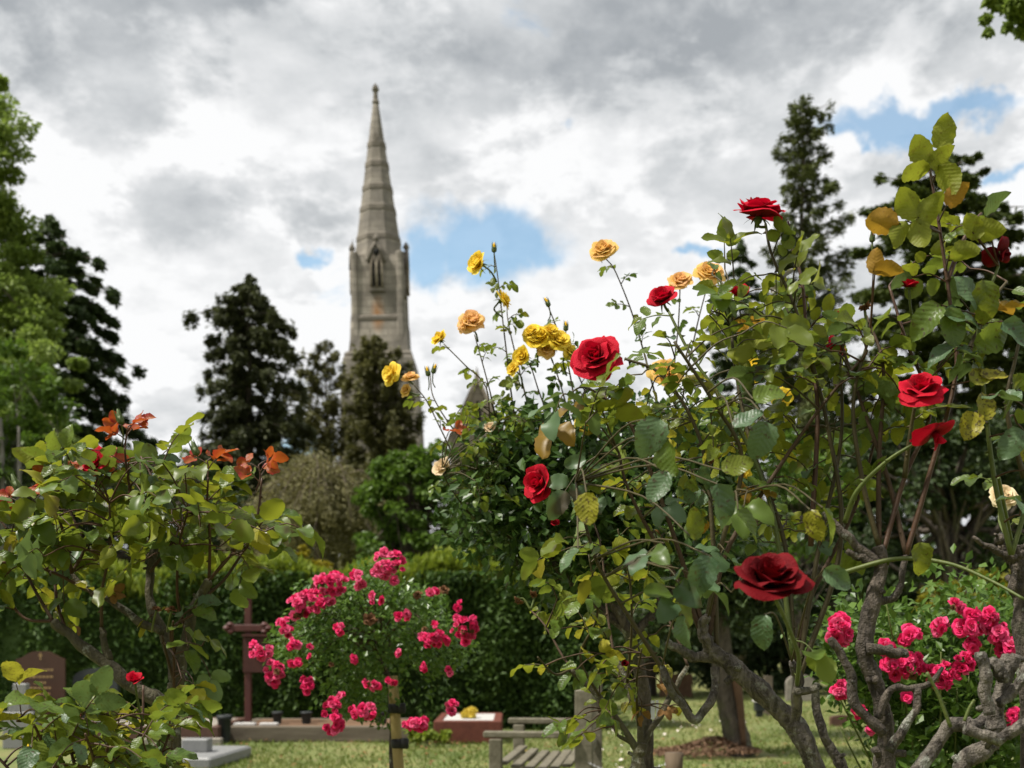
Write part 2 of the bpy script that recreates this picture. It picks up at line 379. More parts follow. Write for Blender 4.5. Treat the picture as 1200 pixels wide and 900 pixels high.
M['golden'] = foliage_mat('golden_foliage', (.16, .15, .010), (.34, .28, .018), .35, .5, 1.5)
M['gold_green'] = foliage_mat('gold_green_foliage', (.10, .12, .012), (.26, .23, .018), .35, .5, 1.5)
M['weeping'] = foliage_mat('weeping_foliage', (.10, .10, .032), (.21, .19, .07), .25, .6, .8)
M['wood_dark'] = foliage_mat('woodland_foliage', (.018, .036, .010), (.048, .075, .016), .25, .6, .3)  # dark green leaf colour of the wood edge and evergreen shrubs
M['pink_leaf'] = foliage_mat('small_rose_foliage', (.048, .108, .016), (.12, .20, .03), .38, .35, 6)
M['yrose_leaf'] = foliage_mat('yellow_rose_foliage', (.028, .068, .015), (.068, .120, .022), .32, .35, 5)
M['cut_flowers'] = foliage_mat('yellow_cut_flowers', (.62, .46, .03), (.80, .68, .16), .3, .5, 20)
M['grass'] = foliage_mat('grass_blades', (.075, .135, .018), (.20, .225, .055), .35, .6, .7)
M['mulch'] = foliage_mat('bark_mulch', (.075, .040, .022), (.19, .11, .06), .1, .8, 1.5)
M['petal_litter'] = plain_mat('fallen_petals', (.6, .52, .45), (.75, .7, .62), 10, .7, .1)
M['leaf_litter'] = foliage_mat('fallen_leaves', (.10, .045, .015), (.26, .15, .05), .1, .8, 2)

def stone_mat(name, a, b, dark, courses):
    n = NT(name); o = n.obj()
    sp = n.nd('ShaderNodeSeparateXYZ', {0: o})
    g = n.noise(1.1, 6, .65, o, .3); h = n.noise(.35, 4, .6, n.nd('ShaderNodeMapping', {0: o, 3: (1, 1, .3)}).outputs[0])
    ang = n.math('ADD', sp.outputs[0], sp.outputs[1])
    br = n.nd('ShaderNodeTexBrick', {'Vector': n.nd('ShaderNodeCombineXYZ', {0: ang, 1: sp.outputs[2]}).outputs[0], 'Scale': 1.0, 'Mortar Size': .035,
              'Brick Width': 1.3, 'Row Height': .55, 'Color1': (.60, .59, .58, 1), 'Color2': (1, 1, 1, 1), 'Mortar': (.42, .40, .37, 1)})
    c = n.mix(n.ramp(g, [(.32, (0, 0, 0)), (.68, (1, 1, 1))]), c4(a), c4(b))
    c = n.mix(.8, c, br.outputs[0], 'MULTIPLY')
    c = n.mix(n.ramp(h, [(.40, (0, 0, 0)), (.66, (.85, .85, .85))]), c, c4(dark))
    if courses:
        wv = n.math('SINE', n.math('MULTIPLY', n.math('ADD', sp.outputs[2], n.math('MULTIPLY', g, .5)), 2*math.pi/1.9))
        c = n.mix(n.math('MULTIPLY', n.math('SUBTRACT', wv, .55, True), .8), c, c4(dark))
    # rust-red lichen under the window: a stain with its own outline
    st = n.nd('ShaderNodeMapping', {0: o, 1: (0, 0, -25.35), 3: (2.2, 0, .55)}, vector_type='POINT').outputs[0]
    if courses:
        dv = n.nd('ShaderNodeVectorMath', {0: n.nd('ShaderNodeVectorMath', {0: o, 1: (-.0, 0, 25.3)}, operation='SUBTRACT').outputs[0], 1: (1.6, 0, .62)}, operation='MULTIPLY').outputs[0]
        ln = n.nd('ShaderNodeVectorMath', {0: dv}, operation='LENGTH').outputs['Value']
        ms = n.math('MULTIPLY', n.math('SUBTRACT', 1.0, ln, True), n.math('MULTIPLY', n.noise(2.2, 5, .7, o), 2.0), True)
        c = n.mix(n.math('MULTIPLY', ms, .9), c, (.30, .13, .03, 1))
    return n.end(n.pbr(c, .9, g, .4, .05))
M['stone'] = stone_mat('spire_limestone', (.22, .195, .155), (.42, .38, .315), (.10, .09, .075), True)
M['stone_plain'] = stone_mat('church_limestone', (.26, .215, .16), (.42, .36, .28), (.14, .118, .092), False)
M['stone_dark'] = plain_mat('weathered_string_course', (.13, .115, .092), (.22, .195, .16), 3, .9, .4)
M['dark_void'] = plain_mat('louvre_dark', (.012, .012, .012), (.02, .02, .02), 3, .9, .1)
M['granite_brown'] = plain_mat('brown_granite', (.060, .022, .013), (.10, .042, .025), 60, .35, .1, 4, .5)
M['granite_dark'] = plain_mat('dark_granite', (.02, .024, .026), (.045, .05, .052), 60, .3, .05, 4, .5)
M['granite_grey'] = plain_mat('grey_granite', (.16, .165, .165), (.28, .28, .27), 60, .5, .1, 4, .4)
M['kerb_brown'] = plain_mat('brown_kerb_stone', (.07, .036, .024), (.12, .062, .042), 20, .6, .2)
M['concrete'] = plain_mat('concrete', (.20, .18, .15), (.34, .31, .26), 12, .9, .3)
M['gravel_white'] = plain_mat('white_marble_chips', (.40, .39, .37), (.6, .58, .55), 50, .8, .5)
M['gilt'] = plain_mat('gilt_print', (.42, .27, .12), (.55, .38, .18), 30, .5, .1)
M['cross_wood'] = plain_mat('red_stained_wood', (.055, .012, .009), (.095, .026, .017), 14, .6, .2, 5, .4, (1, 1, .15))
M['plaque'] = plain_mat('wooden_plaque', (.045, .014, .010), (.07, .022, .014), 12, .6, .2)
M['timber'] = plain_mat('weathered_timber', (.10, .09, .06), (.22, .20, .15), 16, .85, .4, 6, .2, (1, 1, 1))
M['timber_old'] = plain_mat('old_grave_timber', (.10, .08, .058), (.19, .16, .12), 10, .9, .4, 6, .2, (.2, 1, 1))
M['post_wood'] = plain_mat('stump_post_wood', (.085, .06, .038), (.16, .12, .08), 18, .9, .5, 6, .2, (1, 1, .15))
M['stake'] = plain_mat('pine_stake', (.26, .19, .075), (.36, .28, .12), 14, .75, .3, 5, .3, (1, 1, .12))
M['rubber'] = plain_mat('black_rubber_tie', (.012, .012, .012), (.022, .022, .022), 20, .6, .1)
M['pot'] = plain_mat('dark_plastic_pot', (.018, .022, .022), (.035, .04, .04), 10, .55, .1)
M['red_stone'] = plain_mat('red_brick_kerb', (.10, .028, .018), (.16, .05, .03), 18, .75, .3)
M['terracotta'] = plain_mat('orange_red_glass', (.45, .06, .025), (.6, .16, .06), 8, .35, .1)
M['tag'] = plain_mat('metal_tag', (.55, .56, .58), (.7, .7, .72), 20, .4, .05)
M['steel'] = plain_mat('steel_chain', (.45, .45, .46), (.6, .6, .62), 30, .35, .05)
M['orange_board'] = plain_mat('orange_brown_board', (.09, .048, .026), (.14, .08, .045), 12, .8, .3)

# ------------------------------------------------------------------ ground
def ground():
    n = NT('lawn_soil'); o = n.obj()
    f = n.noise(.9, 6, .6, o); g = n.noise(6, 5, .65, o)
    c = n.mix(n.ramp(f, [(.35, (0, 0, 0)), (.65, (1, 1, 1))]), (.075, .11, .02, 1), (.16, .16, .045, 1))
    c = n.mix(n.ramp(g, [(.5, (0, 0, 0)), (.75, (1, 1, 1))]), c, (.15, .10, .05, 1))
    m = n.end(n.pbr(c, .95, g, .5, .03))
    mb = MB(); xs = np.concatenate(([-600, -60], np.linspace(-22, 24, 47), [60, 600])); ys = np.concatenate(([-200, -10], np.linspace(0, 40, 41), [80, 200, 900]))
    X, Y = np.meshgrid(xs, ys); r = RNG(3); Z = np.where((np.abs(X) < 25) & (Y > 8) & (Y < 40), r.normal(0, .008, X.shape), 0)
    nx = len(xs); V = np.stack((X, Y, Z), -1).reshape(-1, 3)
    mb.add(V, [(j*nx+i, j*nx+i+1, (j+1)*nx+i+1, (j+1)*nx+i) for j in range(len(ys)-1) for i in range(nx-1)])
    tag(link('ground', mb.mesh('ground', m)), 'mown lawn of the churchyard', None, None, 'structure')
    # grass blades where the photograph shows the lawn
    r = RNG(5); nb = 90000
    D = 9.5+21*r.random(nb)**1.5; px = r.uniform(150, 1150, nb)
    B = np.stack(((px-600)/F*D, D, np.zeros(nb)), 1)
    cl = np.sin(B[:, 0]*2.1+np.sin(B[:, 1]*1.3))*np.sin(B[:, 1]*1.7+1)   # thin and thick patches
    keep = r.random(nb) < .62+.35*cl; keep &= ~((np.abs(B[:, 0]-2.28) < .5) & (np.abs(B[:, 1]-12.6) < .5))
    B = B[keep]; nb = len(B)
    h = r.uniform(.025, .06, nb); az = r.uniform(0, 6.283, nb); wd = r.uniform(.006, .012, nb); ln = r.normal(0, .025, (nb, 2))
    s = np.stack((np.cos(az), np.sin(az), np.zeros(nb)), 1)*wd[:, None]
    T = B+np.stack((ln[:, 0], ln[:, 1], h), 1)
    mb = MB(); mb.add(np.stack((B-s, B+s, T), 1).reshape(-1, 3), np.arange(nb*3).reshape(-1, 3))
    tag(link('grass', mb.mesh('grass', M['grass'], False)), 'short dry-tipped grass of the lawn between graves and roses', 'grass', None, 'stuff')
    def litter(name, label, mat, n, boxes, s0, s1, seed, cat):
        r = RNG(seed); mb = MB(); C = []
        for (p0, p1, d0, d1), k in zip(boxes, n):
            d = r.uniform(d0, d1, k); p = r.uniform(p0, p1, k); C.append(np.stack(((p-600)/F*d, d, r.uniform(.03, .055, k)), 1))
        C = np.concatenate(C); k = len(C); a = r.uniform(0, 6.28, k)
        mb.cards(C, np.stack((np.cos(a), np.sin(a), r.normal(0, .25, k)), 1), np.stack((r.normal(0, .4, k), r.normal(0, .4, k), np.ones(k)), 1), r.uniform(s0, s1, k), r.uniform(s0, s1, k)*.7)
        tag(link(name, mb.mesh(name, mat)), label, cat, None, 'stuff')
    litter('fallen_petals', 'pale fallen petals scattered on the lawn behind the bench', M['petal_litter'], (60, 25), ((690, 880, 15, 18), (600, 760, 11, 14)), .03, .08, 7, 'petals')
    litter('fallen_leaves', 'brown fallen leaves dotted over the lawn', M['leaf_litter'], (420, 260), ((230, 1000, 10.5, 15), (230, 1000, 15, 22)), .03, .06, 8, 'leaves')
    # mulch under the old trunk
    r = RNG(9); k = 2600; a = r.uniform(0, 6.28, k); q = np.sqrt(r.random(k)); C0 = G(838, 12.7)
    x = q*np.cos(a)*.6-.1; y = q*np.sin(a)*.5
    C = np.stack((C0[0]+x, C0[1]+y, .02+.16*np.exp(-(x*x+y*y)/.12)+.03*r.random(k)), 1)
    b = r.uniform(0, 6.28, k); mb = MB()
    mb.cards(C, np.stack((np.cos(b), np.sin(b), r.normal(0, .4, k)), 1), np.stack((r.normal(0, .5, k), r.normal(0, .5, k), np.ones(k)), 1), r.uniform(.04, .12, k), .016)
    tag(link('bark_mulch', mb.mesh('bark_mulch', M['mulch'])), 'reddish brown needle mulch heaped round the old trunk', 'mulch', None, 'stuff')
ground()

# ------------------------------------------------------------------ church
def church():
    D = 90.0; k = K(D); base = G(455, D)
    t = thing('church', 'weathered limestone church with tall tapering stone spire', 'church', base)
    t.rotation_euler = (0, -math.radians(1.3), 0)
    z = lambda py: CAMH+(HZ-py)*k
    I = Matrix.Identity(4)
    def part(name, mb, mats, parent=t, smooth=False):
        return link(name, mb.mesh(name, mats, smooth), parent, I, (0, 0, 0))
    h = 32*k
    # shaft below: square tower, flaring at the foot
    mb = MB(); r2 = math.sqrt(2); q = math.pi/4
    mb.lathe((0, 0, 0), [(46*k*r2, 0), (46*k*r2, z(560)), (43*k*r2, z(470)), (40*k*r2, z(428)), (34*k*r2, z(420)), (29.5*k*r2, z(381)), (28.5*k*r2, z(378)), (27*k*r2, z(318)), (25.5*k*r2, z(306))], 4, 0, q)
    tower = part('tower', mb, M['stone'])
    for py, hw in ((424, 38.5), (380, 30.5)):
        mb = MB(); mb.lathe((0, 0, z(py)-.12), [(hw*k*r2-.15, -.14), (hw*k*r2, 0), (hw*k*r2, .22), (hw*k*r2-.22, .4)], 4, 0, q); part('string_course', mb, M['stone_dark'], tower)
    for sx in (-1, 1):
        for sy in (-1, 1):
            mb = MB(); cx, cy = sx*26*k, sy*26*k
            mb.lathe((cx, cy, 0), [(8*k, z(430)), (6.4*k, z(385)), (5.2*k, z(375)), (4.2*k, z(312)), (4.5*k, z(309)), (4.5*k, z(305)), (3.9*k, z(303.5))], 8, 0, .39)
            b = part('corner_turret', mb, M['stone'])
            mb = MB(); mb.lathe((cx+sx*1.5*k, cy, 0), [(1.2*k, z(304)), (.75*k, z(301)), (.7*k, z(295)), (.95*k, z(294)), (.5*k, z(292)), (.12*k, z(288))], 6); part('pinnacle', mb, M['stone_dark'], b)
    # spire
    mb = MB(); c8 = 1/math.cos(math.pi/8)
    hw = lambda py: (py-97)*.131
    prof = [(hw(py)*k*c8, z(py)) for py in (312, 284, 283, 249, 248, 224, 223, 196, 195, 172, 171, 140, 120)]
    mb.lathe((0, 0, 0), prof, 8, 0, math.pi/8); sp = part('spire', mb, M['stone'])
    for py in (284, 249, 224, 196, 172):
        mb = MB(); R = hw(py)*k*c8
        mb.lathe((0, 0, z(py)), [(R+.02, -.2), (R+.07, -.14), (R+.05, .18), (R-.05, .34)], 8, 0, math.pi/8); part('band', mb, M['stone_dark'], sp)
    mb = MB(); mb.lathe((0, 0, 0), [(3.2*k, z(123)), (4.6*k, z(120)), (3.2*k, z(117)), (2.6*k, z(108)), (4.0*k, z(106)), (4.4*k, z(104)), (3.0*k, z(102.5)), (3.4*k, z(101)), (1.2*k, z(99.5)), (.6*k, z(97))], 8, 0, .39)
    part('finial', mb, M['stone_dark'])
    # small lucarnes high on the spire
    for py in (166,):
        mb = MB(); r0 = hw(py)*k; mb.prism([(-2*k, z(py+6)), (2*k, z(py+6)), (2*k, z(py-3)), (0, z(py-7)), (-2*k, z(py-3))], -r0-.12, -r0+.4); part('lucarne', mb, M['stone_dark'], sp)
    # belfry lucarne with twin lights under a gable, on each face
    for rot in range(4):
        R = Matrix.Rotation(rot*math.pi/2, 4, 'Z')
        yf = -27*k
        mb = MB()
        mb.prism([(-8.5*k, z(350)), (8.5*k, z(350)), (8.5*k, z(318)), (5*k, z(306)), (0, z(295)), (-5*k, z(306)), (-8.5*k, z(318))], yf-.30, yf+1.6)
        lu = link('belfry_window', mb.mesh('belfry_window', M['stone'], False), t, R, (0, 0, 0))
        mb = MB()   # hood mould
        for s in (-1, 1):
            a = [(s*9.2*k, yf-.36, z(318)), (s*5.4*k, yf-.36, z(303)), (0, yf-.36, z(293.5))]; mb.tube(a, .13, 6)
        mb.lathe((0, yf-.3, z(294)), [(.1, 0), (.26, .15), (.2, .35), (.05, .6)], 8)
        link('hood_mould', mb.mesh('hood_mould', M['stone_dark']), lu, I, (0, 0, 0))
        for s in (-1, 1):
            c = s*3.3*k; wq = 1.9*k; mb = MB()
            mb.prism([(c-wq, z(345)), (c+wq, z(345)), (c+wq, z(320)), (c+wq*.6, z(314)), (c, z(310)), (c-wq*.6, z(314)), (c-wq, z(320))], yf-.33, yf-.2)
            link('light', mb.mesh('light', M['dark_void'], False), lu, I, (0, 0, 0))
            mb = MB(); mb.tube([(c-wq-.06, yf-.4, z(346)), (c-wq-.06, yf-.4, z(320)), (c, yf-.4, z(308.5)), (c+wq+.06, yf-.4, z(320)), (c+wq+.06, yf-.4, z(346))], .08, 6)
            link('tracery', mb.mesh('tracery', M['stone_plain']), lu, I, (0, 0, 0))
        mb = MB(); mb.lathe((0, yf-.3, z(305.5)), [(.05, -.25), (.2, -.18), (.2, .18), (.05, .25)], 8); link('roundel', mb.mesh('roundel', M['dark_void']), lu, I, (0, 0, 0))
    # nave running away to the right of the tower, its gable and cross
    gx = (566-455)*k
    mb = MB(); mb.prism([(gx-34*k, 0), (gx+34*k, 0), (gx+34*k, z(520)), (gx+3.5*k, z(448)), (gx, z(444)), (gx-3.5*k, z(448)), (gx-34*k, z(520))], 1.0, 16); part('gable_wall', mb, M['stone_plain'])
    mb = MB(); mb.lathe((gx, 1.2, 0), [(5*k, z(452)), (4.4*k, z(446)), (2.6*k, z(441)), (3.0*k, z(439)), (1.2*k, z(434)), (.3*k, z(428))], 8); part('gable_finial', mb, M['stone_plain'])
    for s in (-1, 1):
        mb = MB(); mb.tube([(gx+s*36*k, .9, z(521)), (gx, .9, z(443))], .2, 4); part('coping', mb, M['stone_plain'])
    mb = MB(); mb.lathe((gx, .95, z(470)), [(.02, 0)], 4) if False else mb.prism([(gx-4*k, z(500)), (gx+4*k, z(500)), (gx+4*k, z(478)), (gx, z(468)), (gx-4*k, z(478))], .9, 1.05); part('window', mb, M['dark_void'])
church()

# ------------------------------------------------------------------ trees
def interp_prof(prof, py):
    ys = [p[0] for p in prof]
    return np.interp(py, ys, [p[1] for p in prof]), np.interp(py, ys, [p[2] for p in prof])
def conifer(name, label, px, D, prof, nb, mat, seed, rise=.15, droop=.35, card=.16, dens=60, thick=.10, fan=.26, trunk_r=.3, gap=.0, group='conifers round the churchyard', upto=None, bark='trunk', lean=0.0, hang=.4, aspect=.3, lmin=.6, tp=1.0, fz=.55):
    r = RNG(seed); k = K(D); card *= 1.15; dens *= 2.3; aspect *= 1.15;  t = thing(name, label, 'tree', G(px, D), group)
    ytop = prof[0][0]; ylow = prof[-1][0]
    ztop = P(px, ytop, D)[2]; x0 = G(px, D)[0]
    pts = np.array([(x0+lean*q*ztop+r.normal(0, .04), D+r.normal(0, .04), q*ztop) for q in np.linspace(0, .985, 14)])
    mb = MB(); mb.tube(pts, trunk_r*(1-np.linspace(0, .97, 14)), 9, 0, .06, r); link('trunk', mb.mesh('trunk', M[bark]), t)
    limbs = MB(); cr = MB()
    for i in range(nb):
        q = (i+r.random())/nb; q = q**tp
        py = ytop+(ylow-ytop)*q; wl, wr = interp_prof(prof, py)
        az = i*2.39996+r.normal(0, .3); ca = math.cos(az)
        R = (wr*(1+ca)/2+wl*(1-ca)/2)*k*r.uniform(lmin, 1.04)
        if R < .05: continue
        if r.random() < gap: R *= r.uniform(.3, .6)
        z0 = P(px, py, D)[2]; d = np.array((ca, math.sin(az), 0)); sd = np.array((-d[1], d[0], 0))
        o = np.array((x0+lean*z0, D, z0-rise*R*.5+droop*R*.5))
        tt = np.linspace(0, 1, 6)
        bp = lambda s: o+d*(s*R)[:, None]*1.0+np.array((0, 0, 1))*((rise*R*s-droop*R*s*s))[:, None]
        limbs.tube(bp(tt), np.linspace(.035, .008, 6)*max(.5, R*.6)**.6, 4, cap=False)
        n = max(6, int(dens*R**1.55)); s = r.uniform(.12, 1, n)**.75
        # sub-branches: cluster the cards on side twigs, so that the plate breaks up into sprays
        ns = max(4, int(R*5.5)); ts = np.sort(r.uniform(.15, 1, ns)); side = np.where(np.arange(ns) % 2, 1, -1)*r.uniform(.3, 1, ns)
        wi = r.integers(0, ns, n); st = ts[wi]; v = r.random(n)
        off = fan*R*(1.05-.75*st)*side[wi]*v
        C = bp(np.clip(st+.10*v*(1-st*.4), 0, 1.02))+sd*off[:, None]
        C[:, 2] += r.normal(0, thick*.5, n)*R**.5-hang*np.abs(r.normal(0, thick, n))*R**.5-.10*np.abs(off)
        C += r.normal(0, .05+.035*R, (n, 3))*np.array((1, 1, .6))*fz
        Dr = d[None]*1.0+sd[None]*np.sign(off)[:, None]*.7+r.normal(0, .45, (n, 3)); Dr[:, 2] -= hang*.8*np.abs(r.normal(0, .5, n))
        Nn = np.array((0, 0, 1.))[None]+r.normal(0, .45, (n, 3))
        l = card*r.uniform(.6, 1.5, n); cr.cards(C, Dr, Nn, l, l*aspect*r.uniform(.8, 1.4, n))
    # leader
    n = int(dens*.8); zz = r.uniform(0, 1, n); C = np.array((x0+lean*ztop, D, ztop))[None]-np.stack((r.normal(0, .05+.12*zz, n), r.normal(0, .05+.12*zz, n), zz*max(.4, (ylow-ytop)*k*.05)-.1), 1)
    cr.cards(C, r.normal(0, .6, (n, 3))+np.array((0, 0, .8)), r.normal(0, 1, (n, 3)), card, card*aspect)
    link('limbs', limbs.mesh('limbs', M[bark]), t); link('crown', cr.mesh('crown', M[mat], False), t)
    return t

def leafy(name, label, cat, base, blobs, mat, seed, leaf=.09, n_per=140, clump=.45, nclump=None, trunk=None, trunk_r=.12, bark='trunk', group=None, aspect=.55, part='crown', shell=.55, hang=.3, stems=(), limb=.5):
    """blobs: (centre, radii) ellipsoids in world space"""
    r = RNG(seed); t = thing(name, label, cat, base, group); cr = MB(); lb = MB()
    base = np.array(base); leaf *= 1.4; n_per = int(n_per*1.25)
    top = np.mean([b[0] for b in blobs], axis=0) if trunk is None else np.array(trunk)
    tp = catmull([base, base*.5+top*.5+r.normal(0, .04, 3), top], 6); lb.tube(tp, np.linspace(trunk_r, trunk_r*.4, len(tp)), 8, 0, .05, r)
    for c, R in blobs:
        c = np.array(c); R = np.array(R)*np.ones(3); vol = R[0]*R[1]*R[2]
        nc = max(3, int(vol**(2/3)/clump**2*2.6)) if nclump is None else nclump
        u = r.normal(0, 1, (nc, 3)); u /= np.linalg.norm(u, axis=1)[:, None]; u *= (shell+(1-shell)*r.random(nc))[:, None]
        for q in u:
            cc = c+q*R; rc = clump*r.uniform(.5, 1.25)*min(1.0, R.min()/clump*.7)
            s0 = tp[r.integers(len(tp)//2, len(tp))]
            if r.random() < limb: lb.tube(catmull([s0, s0*.5+cc*.5+r.normal(0, .06*np.linalg.norm(cc-s0), 3), cc], 3), np.linspace(trunk_r*.22, trunk_r*.05, 7), 4, cap=False)
            n = int(n_per*r.uniform(.6, 1.3)); v = r.normal(0, 1, (n, 3)); v /= np.linalg.norm(v, axis=1)[:, None]; v *= (r.random(n)**.45)[:, None]
            C = cc+v*rc*np.array((1, 1, .62)); Dr = v+q*.6+r.normal(0, .5, (n, 3)); Dr[:, 2] -= hang
            l = leaf*r.uniform(.6, 1.4, n); cr.cards(C, Dr, np.array((0, 0, 1.))+r.normal(0, .6, (n, 3)), l, l*aspect)
    for s in stems: lb.tube(catmull(s[0], 5), np.linspace(s[1], s[1]*.6, len(catmull(s[0], 5))), 8, 0, .05, r)
    link('trunk', lb.mesh('trunk', M[bark]), t); link(part, cr.mesh(part, M[mat], False), t)
    return t
def blob(px, py, D, rx, ry, rd=None):
    k = K(D); return (P(px, py, D), (rx*k, (rd if rd else rx)*k, ry*k))

GC = 'conifers round the churchyard'
conifer('cedar_tree', 'dark cedar with long drooping branch tips behind the pale green tree', 58, 34, [(258, 8, 10), (296, 36, 58), (322, 56, 94), (350, 60, 76), (385, 76, 90), (430, 96, 118), (470, 95, 118), (520, 100, 122), (600, 110, 118), (680, 110, 110)], 112, 'cedar', 11, .22, .46, .17, 190, .07, .22, .38, .1, hang=.6, lmin=.72, fz=.4)
conifer('conifer_tree', 'dark brownish conifer with ragged top between cedar and church spire', 292, 42, [(326, 8, 9), (345, 32, 34), (366, 78, 46), (390, 54, 70), (420, 60, 62), (470, 68, 84), (520, 82, 98), (600, 84, 96), (700, 90, 95)], 135, 'yew', 12, .30, .40, .18, 135, .11, .25, .35, .15, hang=1.0, lmin=.6, fz=.5)
conifer('cypress_tree', 'olive brown feathery conifer in front of the tower foot', 440, 55, [(396, 14, 6), (415, 30, 30), (440, 40, 44), (510, 46, 58), (600, 52, 60), (700, 55, 60)], 130, 'olive_tree', 13, .6, .25, .22, 75, .22, .34, .3, .1, hang=.4)
conifer('cypress_tree', 'thin olive conifer between the ragged dark conifer and the spire', 382, 58, [(402, 10, 8), (420, 34, 28), (455, 50, 44), (520, 62, 56), (620, 44, 40), (700, 44, 40)], 80, 'olive_tree', 14, .6, .2, .22, 55, .22, .32, .25, .15, hang=.4)
conifer('tall_conifer', 'tall narrow see-through conifer standing above the topmost red rose', 940, 45, [(116, 12, 12), (132, 34, 30), (165, 46, 44), (200, 40, 44), (250, 46, 52), (300, 52, 58), (360, 62, 66), (430, 66, 70), (520, 80, 80), (700, 90, 90)], 210, 'cypress', 15, .65, .25, .14, 95, .14, .32, .36, .1, hang=.7, lmin=.55, fz=.75)
conifer('cedar_tree', 'broad cedar with flat tiered branches behind the tallest rose stem', 1112, 30, [(186, 40, 36), (205, 70, 60), (236, 118, 70), (262, 95, 110), (300, 128, 122), (350, 124, 150), (420, 130, 160), (500, 120, 160), (580, 110, 150)], 100, 'cedar_right', 16, .10, .12, .15, 160, .05, .32, .42, .1, hang=.25, tp=.9, lmin=.7, fz=.4)
conifer('conifer_tree', 'dark conifer behind peach roses, left of the tall narrow conifer', 868, 52, [(284, 4, 4), (292, 34, 16), (320, 30, 40), (370, 56, 60), (430, 62, 74), (520, 76, 84), (700, 80, 90)], 80, 'cedar', 17, .25, .38, .2, 100, .10, .26, .35, .15, hang=.5, fz=.45)
conifer('conifer_tree', 'dark conifer filling the gap under the broad cedar at the frame edge', 1215, 40, [(300, 5, 5), (360, 60, 60), (450, 95, 95), (560, 110, 110), (700, 120, 120)], 90, 'cedar', 18, .2, .35, .2, 80, .12, .32, .4, .1)
conifer('conifer_tree', 'dark conifer low behind the narrow conifer and the broad cedar', 1010, 48, [(420, 5, 5), (470, 60, 50), (560, 95, 85), (700, 110, 110)], 80, 'cedar', 19, .2, .3, .2, 80, .14, .32, .3, .1)

# pale green deciduous tree at the edge
leafy('broadleaf_tree', 'tall pale green broadleaf tree at the left frame edge', 'tree', G(-60, 26), [blob(-15, 132, 26, 50, 44), blob(-20, 185, 26, 52, 40), blob(-25, 235, 26, 58, 50), blob(-15, 290, 26, 54, 60), blob(0, 345, 26, 56, 50), blob(-40, 400, 26, 80, 80), blob(20, 390, 26, 60, 42), blob(60, 420, 25, 60, 32), blob(-20, 460, 26, 80, 60), blob(40, 330, 27, 30, 40), blob(30, 505, 24, 60, 30)], 'lime', 21, .085, 240, .40, None, P(-60, 240, 26), .26, group='broadleaf trees behind the hedge', limb=.15)
leafy('broadleaf_tree', 'pale far trees peeking between dark cedar and ragged conifer', 'tree', G(215, 62), [blob(205, 540, 62, 26, 30), blob(232, 560, 62, 30, 40), blob(190, 590, 62, 30, 40), blob(240, 620, 62, 50, 60)], 'far_green', 22, .3, 90, .9, None, P(215, 560, 62), .2, group='broadleaf trees behind the hedge')
leafy('overhanging_tree', 'dark leafy branch hanging into the top corner of the sky', 'tree', G(1420, 9), [blob(1176, 4, 9, 30, 16), blob(1188, 22, 9, 22, 12), blob(1160, 24, 9, 9, 14), blob(1205, 10, 9, 34, 24), blob(1225, -6, 9, 50, 30), blob(1300, -40, 9, 90, 60), blob(1400, -80, 9, 120, 90)], 'lime', 23, .05, 90, .13, None, P(1400, -90, 9), .10, group='broadleaf trees behind the hedge', limb=.12)
r_ = RNG(24)
leafy('understory_tree', 'young light green trees with thin pale stems at left edge', 'tree', G(20, 21), [blob(8, 440, 21, 42, 50), blob(40, 470, 21, 34, 36), blob(10, 530, 21, 50, 40), blob(60, 500, 21, 26, 40), blob(-30, 560, 21, 60, 60)], 'bush_green', 25, .085, 70, .26, None, P(20, 480, 21), .04, bark='trunk_pale', group='broadleaf trees behind the hedge', stems=[([G(2, 20.6), P(3, 560, 20.6), P(0, 490, 20.6)], .05), ([G(24, 20.6), P(23, 560, 20.6), P(22, 500, 20.6)], .035)])
leafy('dark_shrub', 'dark evergreen shrub mass rising behind the clipped hedge at left', 'shrub', G(110, 22), [blob(60, 620, 22, 90, 80), blob(150, 640, 22, 70, 90), blob(-20, 640, 22, 90, 90), blob(230, 650, 23, 60, 70), blob(260, 600, 25, 40, 60)], 'wood_dark', 26, .085, 150, .34, None, P(110, 640, 22), .12, group='shrubs behind the hedge')
leafy('green_bush', 'fresh green rounded bush left of the yellow rose', 'shrub', G(480, 19.5), [blob(478, 590, 19.5, 54, 60), blob(470, 540, 19.5, 34, 30), blob(510, 560, 19.5, 34, 44), blob(445, 600, 19.5, 26, 46), blob(490, 640, 19.5, 66, 40), blob(560, 640, 20, 60, 60), blob(600, 600, 21, 60, 80)], 'bush_green', 27, .065, 130, .20, None, P(480, 580, 19.5), .08, group='shrubs behind the hedge')
leafy('golden_shrub', 'small golden yellow shrub peeping over the clipped hedge', 'shrub', G(345, 18.9), [blob(346, 660, 18.9, 22, 20), blob(325, 672, 18.9, 20, 16), blob(368, 670, 18.9, 24, 16)], 'golden', 28, .045, 120, .10, None, P(345, 672, 18.9), .05, group='shrubs behind the hedge')
leafy('golden_shrub', 'yellow-green shrub behind the pink roses at the right', 'shrub', G(1150, 8.2), [blob(1150, 700, 8.2, 56, 30), blob(1195, 690, 8.2, 40, 36), blob(1110, 712, 8.2, 30, 20), blob(1180, 735, 8.2, 60, 40), blob(1090, 745, 8.4, 50, 30)], 'gold_green', 29, .04, 90, .09, None, P(1150, 720, 8.2), .03, group='shrubs at the right')
leafy('woodland_shrub', 'mid green shrub seen through the rose stems', 'shrub', G(930, 15), [blob(930, 560, 15, 70, 60), blob(860, 600, 15, 60, 50), blob(985, 590, 15, 40, 40), blob(900, 640, 15, 90, 40)], 'bush_green', 30, .07, 70, .22, None, P(930, 600, 15), .06, group='shrubs at the right', shell=.3)  # same leaf green as the rounded bush by the yellow rose
